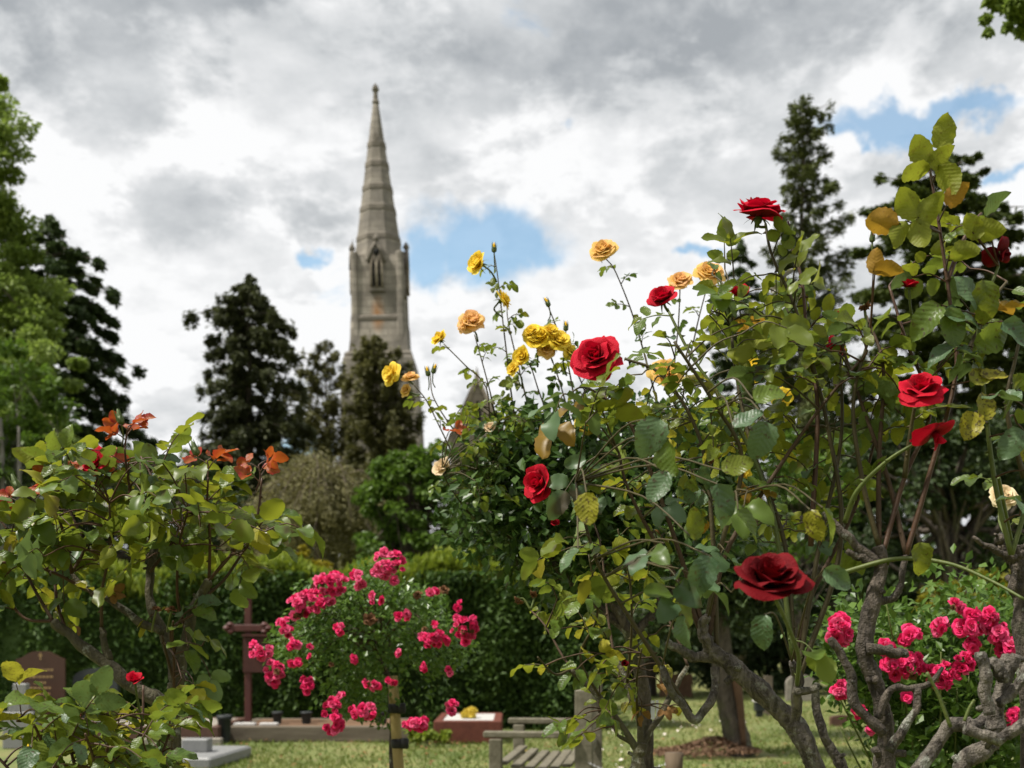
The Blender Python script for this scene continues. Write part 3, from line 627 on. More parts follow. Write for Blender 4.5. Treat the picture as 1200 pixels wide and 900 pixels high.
for i, (px, D, bl, lab) in enumerate([
    (760, 26, [(740, 640, 80, 90), (820, 620, 70, 100), (690, 660, 60, 80), (780, 740, 110, 50)], 'dark wood edge behind the yellow rose'),
    (1110, 23, [(1060, 560, 90, 80), (1150, 540, 90, 90), (1200, 620, 70, 90), (1030, 640, 60, 70), (1090, 700, 60, 40)], 'dark woodland tree with straight bare trunk behind hanging red petals'),
    (930, 30, [(900, 700, 100, 70), (990, 690, 90, 80), (860, 740, 70, 50)], 'dark woodland shrub behind the pruned limbs')]):
    leafy('woodland_tree', lab, 'tree', G(px, D), [blob(a, b, D, c, d) for a, b, c, d in bl], 'wood_dark', 31+i, .10, 120, .40, None, P(px, 600, D), .22 if i != 1 else .34, group='dark trees at the wood edge', shell=.45)
for px, D, lab in ((735, 27, 'low dark shrub at the far lawn edge behind the bench'), (835, 28, 'low dark shrub at the far lawn edge behind the old trunk'), (930, 27.5, 'low dark shrub behind the far grey headstones'), (1015, 28, 'low dark shrub seen between the pruned rose limbs')):
    leafy('low_shrub', lab, 'shrub', G(px, D), [blob(px-22, 768, D, 40, 42), blob(px+28, 772, D, 42, 38), blob(px, 745, D, 44, 36)], 'wood_dark', 300+px, .09, 110, .32, None, P(px, 770, D), .06, group='low shrubs along the far lawn edge')
def treeline():
    r = RNG(40); cr = MB()
    for x in np.arange(-75, 80, 1.5):
        D = r.uniform(62, 75); h = r.uniform(4.5, 7.5); n = 420
        C = np.stack((x+r.normal(0, 1.5, n), D+r.normal(0, 1.5, n), h*r.random(n)**.8), 1); l = r.uniform(.5, 1.0, n)
        cr.cards(C, r.normal(0, 1, (n, 3)), np.array((0, 0, .8))+r.normal(0, .6, (n, 3)), l, l*.6)
    tag(link('treeline', cr.mesh('treeline', M['wood_dark'], False)), 'far dark belt of trees closing the view beyond the churchyard', 'trees', None, 'stuff')
treeline()
# weeping mound: pale tangled twigs
def weeping():
    r = RNG(41); D = 22; t = thing('weeping_shrub', 'straw coloured weeping shrub of tangled drooping twigs above the hedge', 'shrub', G(370, D), 'shrubs behind the hedge')
    lb = MB(); cr = MB(); k = K(D)
    tr = catmull([G(370, D), P(374, 640, D), P(372, 570, D)], 5); lb.tube(tr, np.linspace(.14, .05, len(tr)), 8)
    for i in range(120):
        az = r.uniform(0, 6.283); R = r.uniform(.3, 1.15); d = np.array((math.cos(az), math.sin(az), 0)); o = P(372+r.normal(0, 14), r.uniform(548, 600), D)
        e = o+d*R*1.15+np.array((0, 0, -.15-.55*R*R+r.normal(0, .14))); m = o*.45+e*.55+np.array((0, 0, .28+.1*r.random()))
        c = catmull([o, m, e, e+d*.08+np.array((0, 0, -.35*r.random()-.1))], 5); lb.tube(c, np.linspace(.012, .003, len(c)), 4, cap=False)
        n = 300; C = c[r.integers(2, len(c), n)]+r.normal(0, .09, (n, 3)); C[:, 2] -= np.abs(r.normal(0, .12, n))
        Dr = d*.9+r.normal(0, .6, (n, 3)); Dr[:, 2] -= .35; l = r.uniform(.05, .13, n); cr.cards(C, Dr, r.normal(0, 1, (n, 3)), l, l*.25)
    link('branches', lb.mesh('branches', M['timber_old']), t); link('foliage', cr.mesh('foliage', M['weeping'], False), t)
weeping()

# ------------------------------------------------------------------ hedge
def hedge():
    x0, x1, y0, y1, h = -11.0, 1.35, 16.4, 17.9, 2.16
    t = thing('clipped_hedge', 'long dark clipped conifer hedge with lighter top behind the graves', 'hedge', ((x0+x1)/2, (y0+y1)/2, 0))
    r = RNG(51); mb = MB(); mb.box(((x0+x1)/2, (y0+y1)/2, h/2-.06), (x1-x0-.3, y1-y0-.3, h-.1)); link('inner_growth', mb.mesh('inner_growth', M['hedge'], False), t)
    cr = MB()
    def face(n, f, Nn, dz, ln, mt):
        C, _ = f(n), 0
        bump = .10*np.sin(C[:, 0]*2.3+C[:, 2]*1.7)+.07*np.sin(C[:, 0]*5.1-C[:, 2]*3.3)+.05*np.sin(C[:, 1]*4+C[:, 0]*7)
        C = C+np.array(Nn)[None]*(bump+r.normal(0, .07, n))[:, None]
        Dr = np.array(Nn)[None]*.7+np.array((0, 0, dz))[None]+r.normal(0, .45, (n, 3))
        l = ln*r.uniform(.6, 1.5, n); cr.cards(C, Dr, np.array((0, 0, 1.))+np.array(Nn)*.4+r.normal(0, .5, (n, 3)), l, l*.34, mt)
    vx = lambda n: np.maximum(r.uniform(x0, x1, n), np.minimum(r.uniform(-8.2, x1, n), x1))
    face(70000, lambda n: np.stack((vx(n), np.full(n, y0), h*r.random(n)), 1), (0, -1, 0), .15, .085, 0)
    face(42000, lambda n: np.stack((vx(n), r.uniform(y0-.05, y1, n), np.full(n, h)), 1), (0, 0, 1), .8, .11, 1)
    face(16000, lambda n: np.stack((vx(n), y0+np.abs(r.normal(0, .12, n)), h-np.abs(r.normal(0, .16, n))), 1), (0, -.6, .8), .6, .10, 1)  # top of the front face also takes the painted-light green
    face(8000, lambda n: np.stack((np.full(n, x1), r.uniform(y0, y1, n), h*r.random(n)), 1), (1, 0, 0), .2, .085, 0)
    face(3000, lambda n: np.stack((np.full(n, x0), r.uniform(y0, y1, n), h*r.random(n)), 1), (-1, 0, 0), .2, .085, 0)
    link('foliage', cr.mesh('foliage', [M['hedge'], M['hedge_lit']], False), t)['kind'] = 'stuff'
hedge()

# ------------------------------------------------------------------ graves
def obj1(name, mb, mats, label, cat, group=None, smooth=False):
    return tag(link(name, mb.mesh(name, mats, smooth)), label, cat, group)
def graves():
    D = 14.6; k = K(D)
    # brown headstone, turned a little so that its left side shows
    t = thing('headstone', 'polished brown granite headstone with curved top and gilt cross', 'headstone', G(48, D)); t.rotation_euler = (0, 0, math.radians(14))
    z = lambda py: CAMH+(HZ-py)*k
    wq = 27*k; zt = z(763); zs = z(772)
    top = [(wq, zs)]+[(wq*(1-s)*1.0, zs+(zt-zs)*(.5-.5*math.cos(math.pi*min(1, s*1.25)))) for s in np.linspace(.1, 1, 8)]
    top += [(-x, q) for x, q in top[::-1][1:]]
    I = Matrix.Identity(4); mb = MB(); mb.prism([(-wq, .12), (wq, .12)]+top, -.05, .05); link('slab', mb.mesh('slab', M['granite_brown'], False), t, I, (0, 0, 0))
    mb = MB(); mb.box((0, 0, .06), (wq*2+.14, .26, .12), bev=.01); link('plinth', mb.mesh('plinth', M['granite_brown'], False), t, I, (0, 0, 0))
    mb = MB(); mb.box((0, -.0525, z(769)), (.014, .004, .085)); mb.box((0, -.0545, z(768)), (.05, .003, .013)); link('gilt_cross', mb.mesh('gilt_cross', M['gilt'], False), t, I, (0, 0, 0))
    r = RNG(3); 
    for i, (py, hw) in enumerate(((785, 11), (793, 12), (800, 7), (806, 12), (813, 11), (820, 10), (827, 12))):
        mb = MB(); x = -hw*k
        while x < hw*k:
            l = r.uniform(.012, .05); mb.box((x+l/2, -.0525, z(py)), (l, .004, .024)); x += l+.012
        link('gilt_line', mb.mesh('gilt_line', M['gilt'], False), t, I, (0, 0, 0))
    # small grey stepped cross in front
    t = thing('stepped_cross', 'small grey granite stepped memorial in front of the brown headstone', 'memorial', G(25, 13.6)); k2 = K(13.6); z2 = lambda py: CAMH+(HZ-py)*k2
    for a, b, c, d in ((18, .20, 0, 834), (12.5, .15, 834, 821), (8, .11, 821, 801)):
        z0 = 0 if c == 0 else z2(c); mb = MB(); mb.box((0, 0, (z0+z2(d))/2), (a*2*k2, b, z2(d)-z0), bev=.008); link('step', mb.mesh('step', M['granite_grey'], False), t, I, (0, 0, 0))
    # dark headstone
    t = thing('headstone', 'dark polished headstone with rounded shoulder left of the rose trunk', 'headstone', G(113, 15.0)); k3 = K(15.0); z3 = lambda py: CAMH+(HZ-py)*k3
    wq = 26*k3; mb = MB(); mb.prism([(-wq, .1), (wq, .1), (wq, z3(796))]+[(wq*math.cos(a), z3(796)+(z3(783)-z3(796))*math.sin(a)) for a in np.linspace(.3, 2.84, 8)]+[(-wq, z3(796))], -.05, .05)
    link('slab', mb.mesh('slab', M['granite_dark'], False), t, I, (0, 0, 0)); mb = MB(); mb.box((0, 0, .05), (wq*2+.12, .25, .1), bev=.01); link('plinth', mb.mesh('plinth', M['granite_grey'], False), t, I, (0, 0, 0))
    # kerbed graves
    def kerb(name, label, px0, px1, D0, D1, hgt, th, mat, fill=None, group='kerbed graves along the hedge'):
        xa, xb = G(px0, D0)[0], G(px1, D0)[0]; cx = (xa+xb)/2
        t = thing(name, label, 'grave', (cx, (D0+D1)/2, 0), group); W = xb-xa; Ld = D1-D0
        for sx, sy, w_, l_ in ((0, -Ld/2+th/2, W, th), (0, Ld/2-th/2, W, th), (-W/2+th/2, 0, th, Ld-2*th-.006), (W/2-th/2, 0, th, Ld-2*th-.006)):
            mb = MB(); mb.box((sx, sy, hgt/2), (w_, l_, hgt), bev=.012); link('kerb', mb.mesh('kerb', mat, False), t, I, (0, 0, 0))
        if fill is not None:
            mb = MB(); mb.box((0, 0, hgt*.485), (W-2*th-.004, Ld-2*th-.004, hgt*.97)); link('infill', mb.mesh('infill', fill, False), t, I, (0, 0, 0))
        return t
    kerb('kerbed_grave', 'grave with brown stone kerb in front of the dark headstones', 60, 256, 14.0, 15.6, .22, .10, M['kerb_brown'], M['concrete'])
    kerb('timber_grave', 'grave edged with weathered timber below the red-brown cross', 268, 492, 14.4, 15.9, .19, .12, M['timber_old'], M['mulch'])
    kerb('marble_grave', 'grave with red kerb and white chippings behind the bench', 508, 588, 14.2, 15.8, .27, .10, M['red_stone'], M['gravel_white'])
    mb = MB(); mb.box((*(G(215, 13.9)[:2]), .045), (.9, .12, .09), bev=.01); obj1('concrete_edging', mb, M['concrete'], 'pale concrete edging strip at the foot of the brown kerb', 'edging')
    # flat slab
    c = G(212, 11.4); mb = MB(); mb.box((c[0]-.15, 11.95, .06), (1.05, 1.3, .12), bev=.02, rz=-.08); obj1('grave_slab', mb, M['granite_grey'], 'flat pale grey grave slab low beside the rose trunk', 'grave slab')
    c = P(231, 883, 11.9); mb = MB(); mb.box((c[0], 11.9, .12+.065), (.26, .2, .13), bev=.01); obj1('stone_block', mb, M['granite_grey'], 'small grey stone block standing on the flat slab', 'block')
    # red-brown wooden cross
    D = 15.2; k = K(D); z = lambda py: CAMH+(HZ-py)*k; b = G(291, D)
    t = thing('wooden_cross', 'tall red-brown wooden cross with plaque against the hedge', 'cross', b)
    def part(n_, mb, m, sm=False): return link(n_, mb.mesh(n_, m, sm), t, I, (0, 0, 0))
    mb = MB(); mb.box((0, 0, z(700)/2), (7.5*k, .07, z(700)), bev=.01); part('post', mb, M['cross_wood'])
    mb = MB(); mb.lathe((0, 0, 0), [(.055, z(701)), (.065, z(698)), (.05, z(694)), (.012, z(692))], 8); part('post_finial', mb, M['cross_wood'])
    mb = MB(); mb.box((0, -.055, z(736)), (40*k, .04, 8*k), bev=.008); part('crossbar', mb, M['cross_wood'])
    for s in (-1, 1):
        mb = MB()
        for q in (-1, 1): mb.lathe((s*20*k, -.055, z(736)+q*.045-.03), [(.02, 0), (.05, .03), (.02, .06)], 8)
        mb.lathe((s*24*k, -.055, z(736)-.04), [(.02, 0), (.055, .04), (.02, .08)], 8); part('trefoil_end', mb, M['cross_wood'])
    mb = MB(); mb.box((10*k, -.045, z(767)), (30*k, .03, 42*k), bev=.006); part('plaque', mb, M['plaque'])
    mb = MB(); mb.box((13*k, -.06, z(744.5)), (36*k, .13, .025)); part('plaque_roof', mb, M['cross_wood'])
    # pots and ornaments
    def pot(px, py0, py1, wpx, D, label, mat=M['pot']):
        k = K(D); b = P(px, py1, D); h = (py1-py0)*k; r = wpx*k/2
        mb = MB(); mb.lathe((b[0], D, b[2]), [(r*.72, 0), (r*.95, h*.84), (r*1.1, h*.86), (r*1.1, h), (r*.95, h), (r*.9, h*.8)], 14); obj1('flower_pot', mb, mat, label, 'pot', 'pots on the graves', True)
    zt = .19; pyg = lambda D, zz: HZ+(CAMH-zz)*F/D
    pot(263, 838, pyg(14.2, 0), 17, 14.2, 'black pot standing on the lawn left of the timber grave')
    pot(325, 834, pyg(14.9, .15), 12, 14.9, 'small dark pot right of the cross foot on timber grave')
    pot(359, 834, pyg(14.9, .15), 13, 14.9, 'dark pot in the middle of the timber grave')
    pot(448, 833, pyg(14.9, .15), 13, 14.9, 'dark pot just left of the pine stake on timber grave')
    pot(188, 842, pyg(14.9, .17), 9, 14.9, 'little pot on the brown kerbed grave beside rose trunk')
    mb = MB(); c = P(88, 838, 14.5); rr = 7*K(14.5); mb.lathe((c[0], 14.5, c[2]-rr), [(rr*.4, 0), (rr*.9, rr*.45), (rr, rr), (rr*.85, rr*1.5), (rr*.5, rr*1.9), (rr*.2, rr*2)], 14); obj1('grave_lantern', mb, M['terracotta'], 'round orange-red grave light on the brown kerbed grave', 'lantern', None, True)
    mb = MB(); c = G(287, 14.6); mb.box((c[0], 14.62, .20), (.26, .14, .035), bev=.008); obj1('white_tablet', mb, M['gravel_white'], 'small white tablet at the cross foot', 'tablet')
    mb = MB(); c = G(315, 14.6); mb.box((c[0], 14.62, .20), (.22, .14, .035), bev=.008); obj1('white_tablet', mb, M['gravel_white'], 'white tablet between cross foot and dark pots', 'tablet')
    leafy('flower_bunch', 'bunch of yellow flowers laid on the white chippings', 'flowers', P(549, pyg(14.8, .22), 14.8), [(P(549, 837, 14.8), (.11, .08, .08))], 'cut_flowers', 61, .04, 60, .05, 10, None, .01, part='blossoms', aspect=.8)
    leafy('low_plant', 'low leafy plant between the timber grave and the red kerb', 'plant', G(503, 13.9), [(P(500, 856, 13.9), (.2, .15, .12)), (P(515, 862, 13.9), (.16, .12, .08))], 'hedge_lit', 62, .06, 50, .09, None, None, .012, part='foliage')
    # distant markers on the lawn at the right
    def stone(px, py0, wpx, D, label, mat, rnd=.5, group='far graves on the right lawn'):
        k = K(D); h = P(px, py0, D)[2]; x = G(px, D)[0]; wq = wpx*k/2
        mb = MB(); mb.prism([(x-wq, 0), (x+wq, 0), (x+wq, h-wq*rnd)]+[(x+wq*math.cos(a), h-wq*rnd+wq*rnd*math.sin(a)) for a in np.linspace(.4, 2.74, 6)]+[(x-wq, h-wq*rnd)], D-.06, D+.06); obj1('headstone', mb, mat, label, 'headstone', group)
    stone(925, 838, 44, 21, 'wide weathered headstone behind the lichened rose limb', M['concrete'], .3)
    stone(938, 790, 34, 24, 'tall grey headstone in the distance above the lichened limb', M['concrete'], .6)
    stone(988, 838, 30, 17, 'brown headstone with pale top beside the rose trunk', M['kerb_brown'], .2)
    stone(905, 845, 10, 19, 'narrow grave post near the white-topped lamp', M['timber_old'], .1)
    stone(900, 792, 9, 19.5, 'thin tall grave post right of the old trunk', M['timber_old'], .1)
    mb = MB(); c = G(890, 19); mb.box((c[0], 19, .05), (.1, .1, .1)); mb.box((c[0], 19, .17), (.16, .16, .14), bev=.01); mb.box((c[0], 19, .26), (.2, .2, .03), 1); obj1('grave_lamp', mb, [M['pot'], M['gravel_white']], 'small black lamp with white lid on the far lawn', 'lamp')
    stone(752, 800, 20, 22, 'small dark marker behind the label tag', M['granite_dark'], .4)
    mb = MB(); c = G(792, 25.5); mb.box((c[0], 25.5, .25), (.7, .05, .5)); obj1('orange_board', mb, M['orange_board'], 'low orange-brown board fence far behind the curved limb', 'board')
graves()

# ------------------------------------------------------------------ bench
def bench():
    D0, D1 = 8.0, 9.35; base = G(625, 8.7)
    t = thing('garden_bench', 'weathered grey slatted wooden bench seen end-on on the lawn', 'bench', base)
    def part(n_, mb): return link(n_, mb.mesh(n_, M['timber'], False), t)
    xf = lambda D: np.interp(D, (D0, D1), ((568-600)/F*D0, (597-600)/F*D1))    # front edge
    sl = (xf(D1)-xf(D0))/(D1-D0); rz = -math.atan(sl); Lb = (D1-D0)/math.cos(rz); Dm = (D0+D1)/2
    sea = .40; arm = CAMH-(857-HZ)*K(D0)
    for D in (D0, D1):
        mb = MB(); mb.box((xf(D)+.30, D, arm-.022), (.62, .075, .044), bev=.008, rz=rz); part('arm_rest', mb)
        mb = MB(); mb.box((xf(D)+.075, D, (arm-.05)/2), (.085, .075, arm-.05), bev=.006, rz=rz); part('front_leg', mb)
        mb = MB(); zt = CAMH-(808-HZ)*K(D0); mb.box((xf(D)+.665, D, zt/2), (.12, .075, zt), bev=.008, rz=rz); part('back_post', mb)
        mb = MB(); mb.box((xf(D)+.36, D, sea-.085), (.50, .05, .07), rz=rz); part('seat_rail', mb)
    n = 6
    for i in range(n):
        q = (i+.5)/n; x = .07+.52*q; zz = sea+.012-.055*math.sin(q*math.pi*.9)
        mb = MB(); mb.box((xf(Dm)+x, Dm, zz), (.066, Lb-.10, .024), bev=.005, rz=rz); part('seat_slat', mb)
    for i in range(9):
        D = D0+.12+i*(D1-D0-.24)/8; mb = MB(); mb.box((xf(D)+.665, D, .63), (.022, .07, .34), rz=rz); part('back_slat', mb)
    for zz in (.44, .82): mb = MB(); mb.box((xf(Dm)+.665, Dm, zz), (.045, Lb-.09, .075), bev=.006, rz=rz); part('back_rail', mb)
    # short round post and chain
    c = P(790, 882, 6.2); mb = MB(); rr = 10.5*K(6.2)
    pts = [(c[0], 6.2, q) for q in np.linspace(0, c[2], 8)]; mb.tube(pts, [rr*.93]*7+[rr*1.05], 14, 0, .02, RNG(1))
    obj1('wooden_post', mb, M['post_wood'], 'short round wooden post at the bottom of the picture', 'post', None, True)
    mb = MB(); a = np.array((c[0]-rr, 6.2, c[2]-.06)); b = P(690, 894, 7.95)
    for i in range(34):
        q = i/33; p = a+(b-a)*q; p[2] -= .06*math.sin(q*math.pi); az = np.linspace(0, 2*math.pi, 8)
        e1 = unit(b-a); e2 = np.array((0, 1., 0)) if i % 2 else np.array((0, 0, 1.))
        mb.tube([p+e1*.011*math.cos(s)+e2*.006*math.sin(s) for s in az], .0025, 4, cap=False)
    obj1('steel_chain', mb, M['steel'], 'thin silvery chain sagging from the round wooden post', 'chain', None, True)
bench()

# ------------------------------------------------------------------ rose pieces
LEAF = {}
def leaf_geo(v):
    r = RNG(700+v); rows = 12; cols = (-1, -.5, 0, .5, 1)
    fold = r.uniform(.10, .60); curl = r.uniform(-.55, .12); tw = r.normal(0, .45); wmax = r.uniform(.30, .385); wav = r.uniform(.015, .055); ph = r.uniform(0, 6); roll = r.uniform(-.12, .12)
    V = []
    for i in range(rows):
        t = i/(rows-1); w_ = wmax*2.386*(t*.97+.015)**.55*(1-t*.985)**.72 if 0 < i < rows-1 else (.012 if i == 0 else .004)
        for j, c in enumerate(cols):
            ser = 1+(.07 if i % 2 else -.03)*(abs(c) > .9)
            x = c*w_*ser; z = fold*abs(x)-.55*roll*x*x*6+curl*(t-.15)**2+wav*math.sin(t*11+ph+c*1.3)*abs(c)+tw*x*(t-.3)
            V.append((x, t-.02*(i % 2)*(abs(c) > .9), z))
    n = len(cols); Q = [(i*n+j, i*n+j+1, (i+1)*n+j+1, (i+1)*n+j) for i in range(rows-1) for j in range(n-1)]
    return V, Q
def leaf_mesh(v, mat):
    if (v, mat) not in LEAF:
        V, Q = leaf_geo(v); mb = MB(); mb.add(V, Q); LEAF[(v, mat)] = mb.mesh('leaf_%s' % mat, M[mat])
    return LEAF[(v, mat)]
def frame(d, n):
    d = unit(d); x = np.cross(d, n)
    if np.linalg.norm(x) < 1e-3: x = np.cross(d, (1, 0, 0))
    x = unit(x); z = np.cross(x, d)
    return x, d, z
def mat_from(p, x, y, z, s):
    return Matrix(((x[0]*s, y[0]*s, z[0]*s, p[0]), (x[1]*s, y[1]*s, z[1]*s, p[1]), (x[2]*s, y[2]*s, z[2]*s, p[2]), (0, 0, 0, 1)))

class Bush:
    def __init__(s, name, label, base, seed, leaf=.05, mats=(('leaf', 1.0),), group='rose bushes', cat='rose bush', cap=300, stuff_mat='yrose_leaf', tilt=.55):
        s.root = thing(name, label, cat, base, group); s.r = RNG(seed); s.leaf = leaf; s.mats = mats; s.n = 0; s.cap = cap; s.extra = MB(); s.exm = []; s.stuff_mat = stuff_mat; s.pts = []; s.tilt = tilt
        s.twigs = MB()
    def pick(s, mats):
        q = s.r.random()*sum(w_ for _, w_ in mats)
        for m, w_ in mats:
            q -= w_
            if q <= 0: return m
        return mats[-1][0]
    def one_leaf(s, p, d, nrm, size, mat, force=False):
        x, y, z = frame(d, nrm)
        if force or s.n < s.cap:
            link('leaf', leaf_mesh(int(s.r.integers(0, 12)), mat), s.root, mat_from(p, x, y, z, size)); s.n += 1
        else:
            V, Q = leaf_geo(int(s.r.integers(0, 12))); V = np.array(V)[:, :]*size; V = V[:, :1]*x+V[:, 1:2]*y+V[:, 2:]*z+np.asarray(p)
            if mat not in s.exm: s.exm.append(mat)
            s.extra.add(V, Q, s.exm.index(mat))
    def compound(s, p, d, size=None, n=5, mats=None, mb=None, droop=None, face=None):
        """a rose leaf: rachis with leaflets in pairs"""
        r = s.r; size = size or s.leaf; mats = mats or s.mats; d = unit(d); mb = mb or s.twigs
        dr = r.uniform(.1, .7) if droop is None else droop
        Lr = size*(1.55 if n >= 5 else .95)
        e = p+d*Lr+np.array((0, 0, -dr*Lr*.45)); m = p+d*Lr*.5+np.array((0, 0, .04*Lr)); c = catmull([p, m, e], 3)
        mb.tube(c, np.linspace(.0016, .0009, len(c)), 4, cap=False)
        de = unit(c[-1]-c[-2]); up = np.array((0, 0, 1.)) if face is None else np.asarray(face, float)
        nrm = unit(up+r.normal(0, s.tilt, 3)); mt = s.pick(mats)
        side = unit(np.cross(de, nrm))
        def lf(q, dd, sz): s.one_leaf(q, dd+np.array((0, 0, -r.uniform(0, .6)*dr))+r.normal(0, .09, 3), nrm+r.normal(0, .20, 3), sz*r.uniform(.85, 1.12), mt if r.random() < .85 else s.pick(mats))
        lf(c[-1], de, size)
        prs = ((.92, .92),) if n < 5 else ((.90, .92), (.48, .74))
        for q, f in prs:
            pt = c[int(q*(len(c)-1))]
            for sg in (-1, 1):
                if r.random() < .93: lf(pt+side*sg*.004, side*sg*1.0+de*.55, size*f)
    def stem(s, pts, r0, r1, mat='stem', leaves=0.0, size=None, mats=None, n=5, start=.15, end=.97, thorns=True, sides=6, jit=.0, name='stem'):
        r = s.r; c = catmull(pts, 7); c[1:-1] += r.normal(0, jit, (len(c)-2, 3)); mb = MB()
        L_ = np.concatenate(([0], np.cumsum(np.linalg.norm(np.diff(c, axis=0), axis=1))))
        mb.tube(c, np.interp(L_/L_[-1], (0, 1), (r0, r1)), sides)
        if thorns:
            for q in np.arange(.04, L_[-1], .045):
                i = min(len(c)-2, int(np.searchsorted(L_, q))); d = unit(np.cross(c[i+1]-c[i], r.normal(0, 1, 3))); b = c[i]; t_ = unit(c[i+1]-c[i]); rr = r1+(r0-r1)*(1-q/L_[-1])
                mb.add([b+t_*.0035+d*rr*.7, b-t_*.0035+d*rr*.7, b+d*(rr+.007)-t_*.002, b+np.cross(t_, d)*.0018+d*rr*.7], [(0, 1, 2), (1, 3, 2), (3, 0, 2)])
        if leaves > 0:
            q = start*L_[-1]+r.uniform(0, leaves); az = r.uniform(0, 6.28)
            while q < end*L_[-1]:
                i = min(len(c)-2, int(np.searchsorted(L_, q))); t_ = unit(c[i+1]-c[i]); az += 2.4
                u = unit(np.cross(t_, (.3, .2, .9))); v = np.cross(t_, u); d = (u*math.cos(az)+v*math.sin(az))*1.0+t_*.35+np.array((0, 0, .25))
                s.compound(c[i], d, size, n, mats, mb); q += leaves*r.uniform(.7, 1.3)
        o = link(name, mb.mesh(name, M[mat]), s.root); s.pts.append(c); return c
    def trunk(s, limbs, mat='bark', name='trunk', rough=.075, sides=18):
        """gnarled limbs: each (points, r0, r1), knots along them; each limb its own part, the first one the trunk"""
        for i, (pts, r0, r1) in enumerate(limbs):
            mb = MB(); ln = sum(np.linalg.norm(np.subtract(b, a)) for a, b in zip(pts, pts[1:])); n = max(5, int(ln/len(pts)/max(.006, r0*.35)))
            c = catmull(pts, min(n, 24)); m = len(c); q = np.linspace(0, 1, m)
            c += sum(np.sin(q[:, None]*f_+s.r.uniform(0, 6, (1, 3)))*r0*a_ for f_, a_ in ((9, .22), (19, .14), (37, .07)))*np.sin(q*math.pi)[:, None]; R = np.interp(q, (0, 1), (r0, r1))*(1+.06*np.sin(q*13+i)+.05*np.sin(q*29+2*i))
            for kx in s.r.uniform(0, 1, max(1, m//22)): R *= 1+.16*np.exp(-((q-kx)/.03)**2)
            R[-1] *= .75; mb.tube(c, R, sides, 0, rough, s.r)
            for kx in s.r.integers(2, m-1, max(1, m//18)):     # stubs of pruned shoots
                d = unit(s.r.normal(0, 1, 3)+np.array((0, 0, .5))); rr = R[kx]*s.r.uniform(.3, .5); mb.tube([c[kx], c[kx]+d*R[kx]*1.2, c[kx]+d*R[kx]*s.r.uniform(1.5, 2.1)], [rr*1.3, rr, rr*.9], 8, 0, .12, s.r)
            link(name if i == 0 else 'limb', mb.mesh('limb', M[mat]), s.root); s.pts.append(c)
    def fill(s, poly, D, n, size=None, mats=None, nl=5, dd=.25, twig='stem', maxlen=.13, face=None):
        """leaves through a region, each on a twig from the nearest stem"""
        allp = np.concatenate(s.pts); r = s.r
        got = 0
        for it, (x, y) in enumerate(sample_poly(poly, n*4, r)):
            if got >= n: break
            p = P(x, y, D+r.uniform(-dd, dd)); q = allp[np.argmin(np.linalg.norm(allp-p, axis=1)+.4*np.maximum(0, allp[:, 2]-p[2]))]
            dist = np.linalg.norm(p-q)
            if dist > maxlen and n*4-it > n-got: continue      # leaves sit close to a cane
            got += 1
            if dist > .03:
                c = catmull([q, q*.45+p*.55+np.array((0, 0, .08*dist))+r.normal(0, .03*dist, 3), p], 4); s.twigs.tube(c, np.linspace(.0022, .0013, len(c)), 5, cap=False)
                d = unit(c[-1]-c[-2])
            else: d = r.normal(0, 1, 3)
            d = d+r.normal(0, .6, 3)+np.array((0, 0, .1)); s.compound(p, d, size, nl, mats, None, None, face)
    def done(s, twig='stem'):
        if s.twigs.n: link('leaf_stalks', s.twigs.mesh('leaf_stalks', M[twig]), s.root)['kind'] = 'stuff'
        if s.extra.n: link('inner_leaves', s.extra.mesh('inner_leaves', [M[m_] for m_ in s.exm]), s.root)['kind'] = 'stuff'
    # ---- flowers
    def bloom(s, px, py, D, wpx, mat, facing=(0, -.6, .8), kind=None, name='bloom', label=None, hero=False, stem_to=None, stem_r=.0028, variant=None):
        p = P(px, py, D); R = wpx*K(D)/2; f = unit(facing); x, _, _ = frame(np.array((0, 0, 1.)) if abs(f[2]) < .9 else np.array((0, 1., 0)), f)
        x = unit(np.cross(f, (0.2, .5, .1))); y = np.cross(f, x); a = s.r.uniform(0, 6.28); x, y = x*math.cos(a)+y*math.sin(a), np.cross(f, x*math.cos(a)+y*math.sin(a))
        kind = kind or 'open'; Mx = mat_from(p-f*R*.35, x, y, f, R)
        if hero:
            cal = MB(); calyx(cal, 0); o = link(name, cal.mesh('calyx', [M['calyx']]), s.root, Mx)
            for k_, (V, Q, A) in enumerate(petals(kind, int(s.r.integers(0, 1000)))):
                mb = MB(); mb.add(V, Q, 0, A); link('petal', mb.mesh('petal', M[mat], True, True), o, Matrix.Identity(4), (0, 0, 0))
        else:
            o = link(name, bloom_mesh(kind, mat, int(s.r.integers(0, 4)) if variant is None else variant), s.root, Mx)
        if label: o['label'] = label
        if stem_to is not None:
            q = np.asarray(stem_to, float); b = p-f*R*.62; L_ = np.linalg.norm(q-b)
            c = catmull([b, b-f*L_*.3*.6+(q-b)*.25, q], 5); mb = MB(); mb.tube(c, np.linspace(stem_r*.85, stem_r, len(c)), 6); link('flower_stalk', mb.mesh('flower_stalk', M['stem_green']), s.root)
        return o
